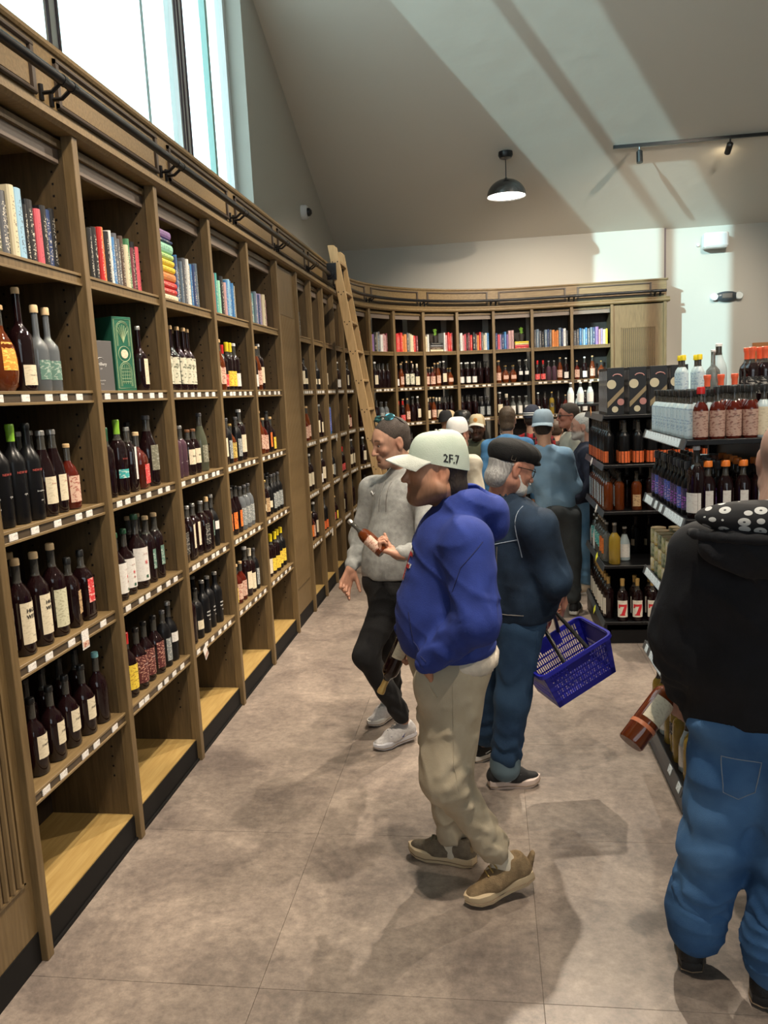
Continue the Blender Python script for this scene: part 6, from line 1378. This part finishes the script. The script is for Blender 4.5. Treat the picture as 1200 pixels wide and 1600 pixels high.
for q in (-1, 1): sg.tube([tuple(M @ Vector((q * .034 + .025 * math.cos(a), .098 - abs(.4 * (.025 * math.cos(a) * q)), .008 + .020 * math.sin(a)))) for a in np.linspace(0, 2 * PI, 17)], .0020, 6)
sg.tube([tuple(M @ Vector((-.010, .100, .012))), tuple(M @ Vector((.010, .100, .012)))], .002, 6); sg.obj('glasses', BLACKP, p.root, smooth=True)
DN = mat('dark_denim', (.009, .014, .024), .75, col2=(.036, .066, .115), scale=5, detail=8, bump=.3, bscale=420, ramp=(.35, .75), spec=.15)
def ex(sd):
    n = p.J['neck']
    for a in np.linspace(-2.4, 2.4, 7): sd.ell(n + p.R @ np.array((.078 * math.sin(a), -.062 * math.cos(a * .9) - .0, -.008)), (.022, .022, .030), .02)
    sd.ell(n + p.R @ np.array((0, .0, .05)), (.06, .062, .05), .012, p.R, 's')
p.torso('denim_jacket', DN, .225, .150, .215, .165, .845, (.080, .070, .052), .0075, fold(.009, 26, (.5, .3, .8), 12), extra=ex)
bk = tuple(p.f); n_ = p.J['neck']; P_ = lambda x, z, y=-.45: tuple(n_ + p.R @ np.array((x, y, z)))
p.seam('denim_jacket', [P_(-.20, -.16), P_(-.09, -.19), P_(0, -.20), P_(.09, -.19), P_(.20, -.16)], bk, .0022, RM['pale'])
for q in (-1, 1): p.seam('denim_jacket', [P_(q * .10, -.20), P_(q * .085, -.36), P_(q * .065, -.50)], bk, .0026, RM['thread']); p.seam('denim_jacket', [P_(q * .175, -.02), P_(q * .20, -.12), P_(q * .205, -.24)], bk, .0024, RM['pale'])
p.seam('denim_jacket', [P_(-.2, -.505), P_(0, -.51), P_(.2, -.505)], bk, .0026, RM['thread']); o = p.g['denim_jacket'][2]; sd = SDF()
for a in np.linspace(-2.5, 2.5, 15): sd.cap(n_ + p.R @ np.array((.082 * math.sin(a), -.070 * math.cos(a), -.022)), n_ + p.R @ np.array((.076 * math.sin(a), -.062 * math.cos(a), .022)), .010, .007, .008)
p.part('collar', sd, .006, DN); o = p.g['denim_jacket'][2]
a = p.J['pelvis'] + p.R @ np.array((.10, -.158, .0)); MB().lathe([(.009, 0), (.008, .004)], 10, M=Matrix.Translation(tuple(a - p.base)) @ Matrix.Rotation(PI / 2, 4, 'X')).obj('button', RM['btn'], o)
def plaid(name, base, l1, l2, sc=30):
    m, nt, b = nodes(name); L = nt.links; tc = N(nt, 'ShaderNodeTexCoord'); sp = N(nt, 'ShaderNodeSeparateXYZ'); L.new(tc.outputs['Object'], sp.inputs[0]); cur = None
    def line(out, f, ph, th):
        a = N(nt, 'ShaderNodeMath', operation='MULTIPLY_ADD'); a.inputs[1].default_value = f; a.inputs[2].default_value = ph; L.new(out, a.inputs[0]); fr_ = N(nt, 'ShaderNodeMath', operation='FRACT'); L.new(a.outputs[0], fr_.inputs[0]); g = N(nt, 'ShaderNodeMath', operation='LESS_THAN'); g.inputs[1].default_value = th; L.new(fr_.outputs[0], g.inputs[0]); return g.outputs[0]
    prev = None
    for out, f, ph, th, col in ((sp.outputs[2], sc, 0, .45, l2), (sp.outputs[0], sc, 0, .45, l2), (sp.outputs[2], sc, .7, .07, l1), (sp.outputs[0], sc, .7, .07, l1)):
        mx = N(nt, 'ShaderNodeMix', data_type='RGBA'); mx.inputs[7].default_value = c4(col)
        if prev is None: mx.inputs[6].default_value = c4(base)
        else: L.new(prev, mx.inputs[6])
        L.new(line(out, f, ph, th), mx.inputs[0]); prev = mx.outputs[2]
    L.new(prev, b.inputs['Base Color']); b.inputs['Roughness'].default_value = .85; return m
sd = SDF(); sd.ell(p.J['pelvis'] - (0, 0, .03), (.196, .15, .12), .02, p.R); sd.cut((0, 0, .775), (0, 0, -1), .01); p.part('plaid_shirt_tail', sd, .008, plaid('red_plaid', (.22, .015, .018), (.5, .38, .33), (.10, .012, .014)), fold(.006, 70, (.9, .5, .1), 3))
JN = mat('mid_denim', (.018, .040, .085), .8, col2=(.045, .095, .17), scale=4, detail=8, bump=.3, bscale=420, ramp=(.3, .75), spec=.15)
p.legs('jeans', JN, (.110, .082, .072), (.185, .145, .13), .0085, fold(.009, 20, (.3, .2, .9), 8))
sd = SDF(); a = p.J['anR']; sd.cap(a + (0, 0, .025), a + (-.002, 0, -.012), .073, .074, .01); p.part('turn_up', sd, .008, mat('faded_denim', (.10, .15, .18), .8))
BKN = mat('black_knit', (.010, .010, .011), .7, bump=.4, bscale=300)
p.shoes((-.045, 3.60, .0), (.195, 3.64, .0), 1, BKN, mat('pinkish_cream_sole', (.62, .50, .44), .5), logo=('arrow', RM['white']), lace=BRUB, sole_h=.034, vox=.0055); p.shoes((-.13, 3.86, 0), (.07, 4.01, 0), 1, BKN, WRUB, logo=('arrow', RM['white']), vox=.007)
p.hand(p.J['wrR'], (.05, .15, -.97), (-.55, .80, .1), 1, p.J['elR'], curl=(1.15, 1.2, 1.25, 1.3), thumb=.9); p.hand(p.J['wrL'], (.2, .2, -.95), (-.9, .3, 0), -1, p.J['elL'], vox=.005, curl=(.4, .45, .5, .5))
p.finish()

# ---- bald man in the black hoodie, right foreground
J = dict(head=(.83, 2.32, 1.655), neck=(.80, 2.28, 1.525), chest=(.79, 2.33, 1.30), belly=(.79, 2.35, 1.08), pelvis=(.80, 2.38, .90), shL=(.605, 2.34, 1.395), elL=(.545, 2.40, 1.13), wrL=(.585, 2.48, .93), shR=(1.00, 2.25, 1.395), elR=(1.07, 2.28, 1.13), wrR=(1.05, 2.42, .95),
         hipL=(.715, 2.40, .84), knL=(.675, 2.42, .45), anL=(.625, 2.45, .175), hipR=(.875, 2.34, .84), knR=(.865, 2.33, .45), anR=(.82, 2.31, .175))
p = Person('bald man seen from behind in black hoodie and loose blue jeans holding a bottle', J, (.22, .97), (.45, .89, -.05), 1.02, (.50, .30, .23))
p.head(.005, .062, fat=.006)
HD = cloth('black_fleece', (.0028, .003, .005), (.005, .0055, .009), bump=.12)
def ex(sd):
    n = p.J['neck']
    for a in np.linspace(-2.6, 2.6, 9): k = .5 - .5 * math.cos(a); sd.ell(n + p.R @ np.array((.105 * math.sin(a), .055 * math.cos(a) - .04, -.035 + .012 * k)), (.034 + .008 * k,) * 3, .03)
    sd.ell(n + p.R @ np.array((-.03, -.14, -.080)), (.19, .06, .08), .04, p.R); sd.ell(n + p.R @ np.array((0, .0, .05)), (.065, .075, .06), .02, p.R, 's')
p.torso('hoodie', HD, .235, .155, .235, .165, .855, (.088, .076, .055), .008, fold(.010, 20, (.5, .3, .8), 15), extra=ex)
def dots():
    m, nt, b = nodes('oval_print_lining'); L = nt.links; tc = N(nt, 'ShaderNodeTexCoord'); mp = N(nt, 'ShaderNodeMapping'); mp.inputs['Scale'].default_value = (26, 26, 38); v = N(nt, 'ShaderNodeTexVoronoi', Scale=1.0, Randomness=.25); L.new(tc.outputs['Object'], mp.inputs[0]); L.new(mp.outputs[0], v.inputs['Vector'])
    r = N(nt, 'ShaderNodeValToRGB'); r.color_ramp.interpolation = 'CONSTANT'; e = r.color_ramp.elements; e[0].position = 0; e[0].color = (.06, .06, .07, 1); e[1].position = .09; e[1].color = (.62, .62, .60, 1); z = r.color_ramp.elements.new(.40); z.color = (.012, .012, .014, 1); L.new(v.outputs['Distance'], r.inputs[0]); L.new(r.outputs[0], b.inputs['Base Color']); b.inputs['Roughness'].default_value = .9; return m
n = p.J['neck']; sd = SDF(); sd.ell(n + p.R @ np.array((-.03, -.115, .0)), (.20, .085, .050), .03, p.R); sd.ell(n + p.R @ np.array((0, .02, .05)), (.068, .085, .09), .02, p.R, 's'); p.part('hood_lining', sd, .007, dots(), fold(.006, 30, (.3, .9, .2), 2))
sd = SDF()
for a in np.linspace(-1.5, 1.5, 13): sd.cap(n + p.R @ np.array((-.03 + .21 * math.sin(a), -.10 - .105 * math.cos(a), -.042)), n + p.R @ np.array((-.03 + .21 * math.sin(a + .25), -.10 - .105 * math.cos(a + .25), -.042)), .013, .013, .012)
p.part('hood_edge', sd, .006, HD)
BJN = mat('bright_denim', (.035, .10, .24), .8, col2=(.11, .24, .46), scale=3.5, detail=8, bump=.3, bscale=420, ramp=(.35, .7), spec=.15)
p.legs('jeans', BJN, (.125, .105, .092), (.205, .165, .14), .009, fold(.014, 17, (.3, .2, .9), 21), ks=.03)
bk = tuple(p.f)
for x0 in (.70, .84):
    p.seam('jeans', [(x0 - .05, 1.9, .80), (x0 - .045, 1.9, .69), (x0, 1.9, .665), (x0 + .045, 1.9, .69), (x0 + .05, 1.9, .80), (x0 - .05, 1.9, .80)], (0, 1, 0), .0016, RM['pale'], 'pocket_seam')
for q in 'LR':
    a = p.J['an' + q]; sd = SDF(); sd.cap(a + (.0, 0, .02), a + (0, .0, -.035), .094, .092, .01); sd.cap(a + (0, 0, .07), a + (0, 0, .03), .090, .098, .02); p.part('cuff', sd, .009, BJN, fold(.010, 70, (.1, .1, 1), 3))
BSH = mat('black_trainer', (.011, .011, .012), .6, bump=.3, bscale=200)
p.shoes((.60, 2.40, 0), (.64, 2.68, 0), 1, BSH, BRUB, hgt=.10, sole_h=.03, logo=('tick', mat('olive_mark', (.12, .11, .06), .5))); p.shoes((.775, 2.265, 0), (.86, 2.54, 0), 1, BSH, BRUB, hgt=.10, sole_h=.03, logo=('tick', mat('olive_mark_2', (.12, .11, .06), .5)))
p.hand(p.J['wrL'], (-.12, .22, -.96), (.75, .6, .1), -1, p.J['elL'], sc=1.05, curl=(1.0, 1.05, 1.1, 1.15), thumb=.8); p.hand(p.J['wrR'], (.1, .3, -.95), (-.9, .3, 0), 1, p.J['elR'], vox=.006, curl=(.5, .5, .5, .5))
p.finish()
kind('held3', 'squat', .30, .042, 'red', 'black', 'cream', .36, .66 * .9, 1.3, 'x', fill=.9, cap_h=.06)
kind('held3', 'bord', .30, .042, 'amber', 'black', 'cream', .30, .58, 1.3, 'x', fill=.9)
b_ = loose_bottle('held3', (.61, 2.58, .955), (.418, 2.45, .765), 'whiskey bottle with cream label and copper band held by its neck by the bald man', 3.5)
MB().lathe([(.0428, .20 * .3), (.0428, .245 * .3)], 20).obj('copper_band', mat('copper_band', (.50, .16, .07), .35), b_, smooth=True)

# ---- people further back
def bystander(label, head, yaw, skin=(.48, .27, .18), hyaw=None, top='shirt', topm=None, legm=None, shoem=None, H=None, build=1., hat=None, hairm=None, beard=None, brow=(.035, .02, .012), belly=0., lean=(0, 0), hem=None, arms='down', collar=True, fo=.007, hairlen=0., full=True, feet=None, look=0., hood=False):
    head = np.array(head, float); H = H or head[2] + .118; k = H / 1.75; f = np.array((math.sin(yaw), math.cos(yaw), 0)); r_ = np.array((f[1], -f[0], 0)); b = np.array((head[0] - lean[0], head[1] - lean[1], 0.)) - f * .02
    P = lambda x, y, z, t=0: b + r_ * x * build + f * y + np.array((0, 0, z * k)) + np.array((lean[0], lean[1], 0)) * t
    hy = yaw if hyaw is None else hyaw
    J = dict(head=head, neck=P(0, -.03, 1.47, .9), chest=P(0, -.005, 1.27, .7), belly=P(0, .015 + belly, 1.07, .4), pelvis=P(0, 0, .93, .2))
    for q, g in (('R', 1), ('L', -1)):
        J['sh' + q] = P(g * .175, -.02, 1.385, .8)
        if arms == 'front': J['el' + q] = P(g * .235, .02, 1.12, .6); J['wr' + q] = P(g * .13, .24, 1.10, .5)
        elif arms == 'pocket': J['el' + q] = P(g * .26, -.06, 1.12, .5); J['wr' + q] = P(g * .19, .10, .93, .3)
        else: J['el' + q] = P(g * .235, -.03, 1.10, .5); J['wr' + q] = P(g * .235, .05, .87, .3)
        J['hip' + q] = P(g * .085, 0, .87); J['kn' + q] = P(g * .10, .01, .48); J['an' + q] = P(g * .11, -.01, .10)
    p = Person(label, J, f, (math.sin(hy), math.cos(hy), look), k ** .3, skin)
    p.head(.0062, .050, beard=beard, brow=brow)
    if hairm: p.hair(hairm, hat is None and full, .008, hairlen)
    hz = hem if hem is not None else .90 * k
    def ex(sd):
        n = p.J['neck']
        for a in np.linspace(-2.5, 2.5, 7): kk = .5 - .5 * math.cos(a); sd.ell(n + p.R @ np.array((.070 * math.sin(a), .045 * math.cos(a) - .012, -.022 + .012 * kk)), (.024 + (.012 * kk if hood else 0),) * 3, .03)
        if hood: sd.ell(n + p.R @ np.array((0, -.10, -.02)), (.09, .055, .06), .04, p.R)
        sd.ell(n + p.R @ np.array((0, .02, .055)), (.052, .058, .05), .02, p.R, 's')
    p.torso(top, topm, .185 * build, .118 * build, .178 * build, .130 * build + belly, hz, (.060 * build, .050, .036), .011, fold(fo, 26, (.4, .2, .9), int(abs(head[0] * 100))), extra=ex)
    p.legs('trousers', legm or BJ, (.098, .074, .062), (.165 * build, .135, .12), .013, fold(.006, 20, (.3, .2, .9), 3))
    for q, g in (('R', 1), ('L', -1)):
        a = p.J['an' + q]; h = a - f * .055; h[2] = 0; t = h + f * .27 + r_ * g * .03; p.shoes(tuple(h), tuple(t), 1, shoem or BKN, WRUB, vox=.011)
        d = J['wr' + q] - J['el' + q]; p.hand(J['wr' + q], d / np.linalg.norm(d), -r_ * g + f * .2, -g, J['el' + q], vox=.0055, curl=(.4, .45, .5, .55))
    if hat: hat(p)
    p.finish(); return p
TEE = cloth('dusty_blue_jersey', (.13, .23, .34), (.17, .28, .39), sc=8)
bystander('man in dusty blue long sleeve top with backward grey blue cap, seen from behind', (.44, 6.6, 1.565), .15, build=.86, topm=TEE, legm=cloth('charcoal_trousers', (.030, .036, .040)), hat=lambda p: p.cap(cloth('slate_blue_cap', (.16, .22, .27)), back=True, brim=.055), hairm=HB, top='jersey_top', hem=.74, lean=(-.13, 0), arms='front', fo=.010)
bystander('grey haired bearded man in navy sweater and light blue jeans facing left', (.83, 7.3, 1.515), -PI / 2 + .1, skin=(.55, .30, .22), topm=cloth('navy_knit', (.012, .016, .035)), legm=mat('light_denim', (.09, .20, .34), .8, col2=(.18, .34, .52), scale=4, detail=8, spec=.15), shoem=mat('beige_shoe', (.45, .35, .25), .8), hairm=mat('silver_hair', (.38, .37, .35), .6, col2=(.58, .57, .54), scale=130), beard=((.55, .52, .48), .9), top='sweater', arms='pocket', belly=.03)
bystander('dark skinned man in olive jacket and tan cap facing the camera', (-.12, 8.2, 1.50), PI - .12, skin=(.155, .075, .045), topm=cloth('olive_jacket', (.055, .060, .035), (.075, .080, .045)), hat=lambda p: p.cap(cloth('tan_cap', (.42, .32, .18)), cloth('white_brim', (.55, .52, .46)), brim=.055, front_m=cloth('cream_cap_front', (.50, .42, .27)), emblem=(.022, mat('orange_emblem', (.55, .24, .05), .6))), beard=((.02, .012, .01), .8), top='jacket', hood=True, hyaw=PI + .15)
bystander('man in cream hoodie with black and white mesh cap turned away', (-.25, 6.55, 1.535), .65, topm=cloth('oatmeal_fleece', (.42, .38, .30), (.48, .44, .36)), hat=lambda p: p.cap(cloth('white_mesh', (.55, .54, .52)), BLKC, brim=.06, front_m=BLKC), hairm=HS, top='hoodie', hood=True, skin=(.55, .28, .20))
bystander('man in black cap behind the tan cap man, face turned right', (-.28, 8.9, 1.53), 1.75, topm=cloth('brown_jacket', (.06, .045, .03)), hat=lambda p: p.cap(mat('black_leather_cap', (.012, .012, .012), .35), brim=.06), top='jacket', skin=(.40, .22, .14))
bystander('man in black and tan cap mostly hidden at the left of the group', (-.47, 9.35, 1.525), 1.4, topm=cloth('dark_green_coat', (.03, .04, .03)), hat=lambda p: p.cap(BLKC, cloth('tan_brim', (.38, .30, .18)), brim=.06, front_m=cloth('tan_panel', (.38, .30, .18))), top='coat', skin=(.40, .22, .14))
bystander('brown haired person in bright blue fleece seen from behind', (.175, 7.6, 1.592), .1, topm=cloth('bright_blue_fleece', (.08, .24, .48), (.11, .30, .56)), hairm=mat('warm_brown_hair', (.06, .036, .02), .6, col2=(.11, .07, .04), scale=120), hairlen=.004, top='fleece', hood=True)
def beanie(p):
    M = p.hat_M(); pr = [(.088, .022), (.092, .05), (.089, .09), (.074, .13), (.045, .156), (.012, .166)]
    o = MB().lathe(pr, 24, sy=1.18, M=M @ Matrix.Translation((0, -.012, 0))).obj('beanie', cloth('navy_knit_beanie', (.025, .03, .05), bump=.6, bs=200), p.root, smooth=True)
    MB().lathe([(.093, .050), (.0945, .053), (.0945, .060), (.093, .063)], 24, sy=1.18, M=M @ Matrix.Translation((0, -.012, 0))).obj('stripe', RM['white'], o, smooth=True); MB().lathe([(.092, .072), (.0935, .075), (.093, .080), (.091, .083)], 24, sy=1.18, M=M @ Matrix.Translation((0, -.012, 0))).obj('stripe', RM['white'], o, smooth=True)
bystander('person in navy striped beanie and red black plaid jacket seen from behind', (.46, 8.55, 1.55), .3, topm=plaid('buffalo_plaid', (.42, .02, .025), (.42, .02, .025), (.012, .010, .012), 12), hat=beanie, hairm=HB, top='plaid_jacket')
bystander('short brown haired person half hidden behind the blue top man', (.74, 9.05, 1.40), .0, build=.85, topm=cloth('dark_taupe_coat', (.05, .04, .035)), hairm=mat('mid_brown_hair', (.07, .042, .026), .6), top='coat')
p = bystander('man with dark glasses and cream shirt facing left near the display', (.78, 8.02, 1.59), -PI / 2 - .2, skin=(.52, .22, .15), topm=cloth('cream_shirt', (.46, .44, .36)), hairm=HS, top='shirt')
M = p.hat_M(); sg = MB()
for q in (-1, 1): sg.lathe([(.001, .003), (.022, .002), (.023, -.002)], 12, sy=.8, M=M @ Matrix.Translation((q * .031, .098, .010)) @ Matrix.Rotation(-PI / 2, 4, 'X')).tube([tuple(M @ Vector((q * .052, .094, .014))), tuple(M @ Vector((q * .080, .04, .014))), tuple(M @ Vector((q * .084, -.02, .010)))], .003, 5)
sg.obj('glasses', BLACKP, p.root, smooth=True)
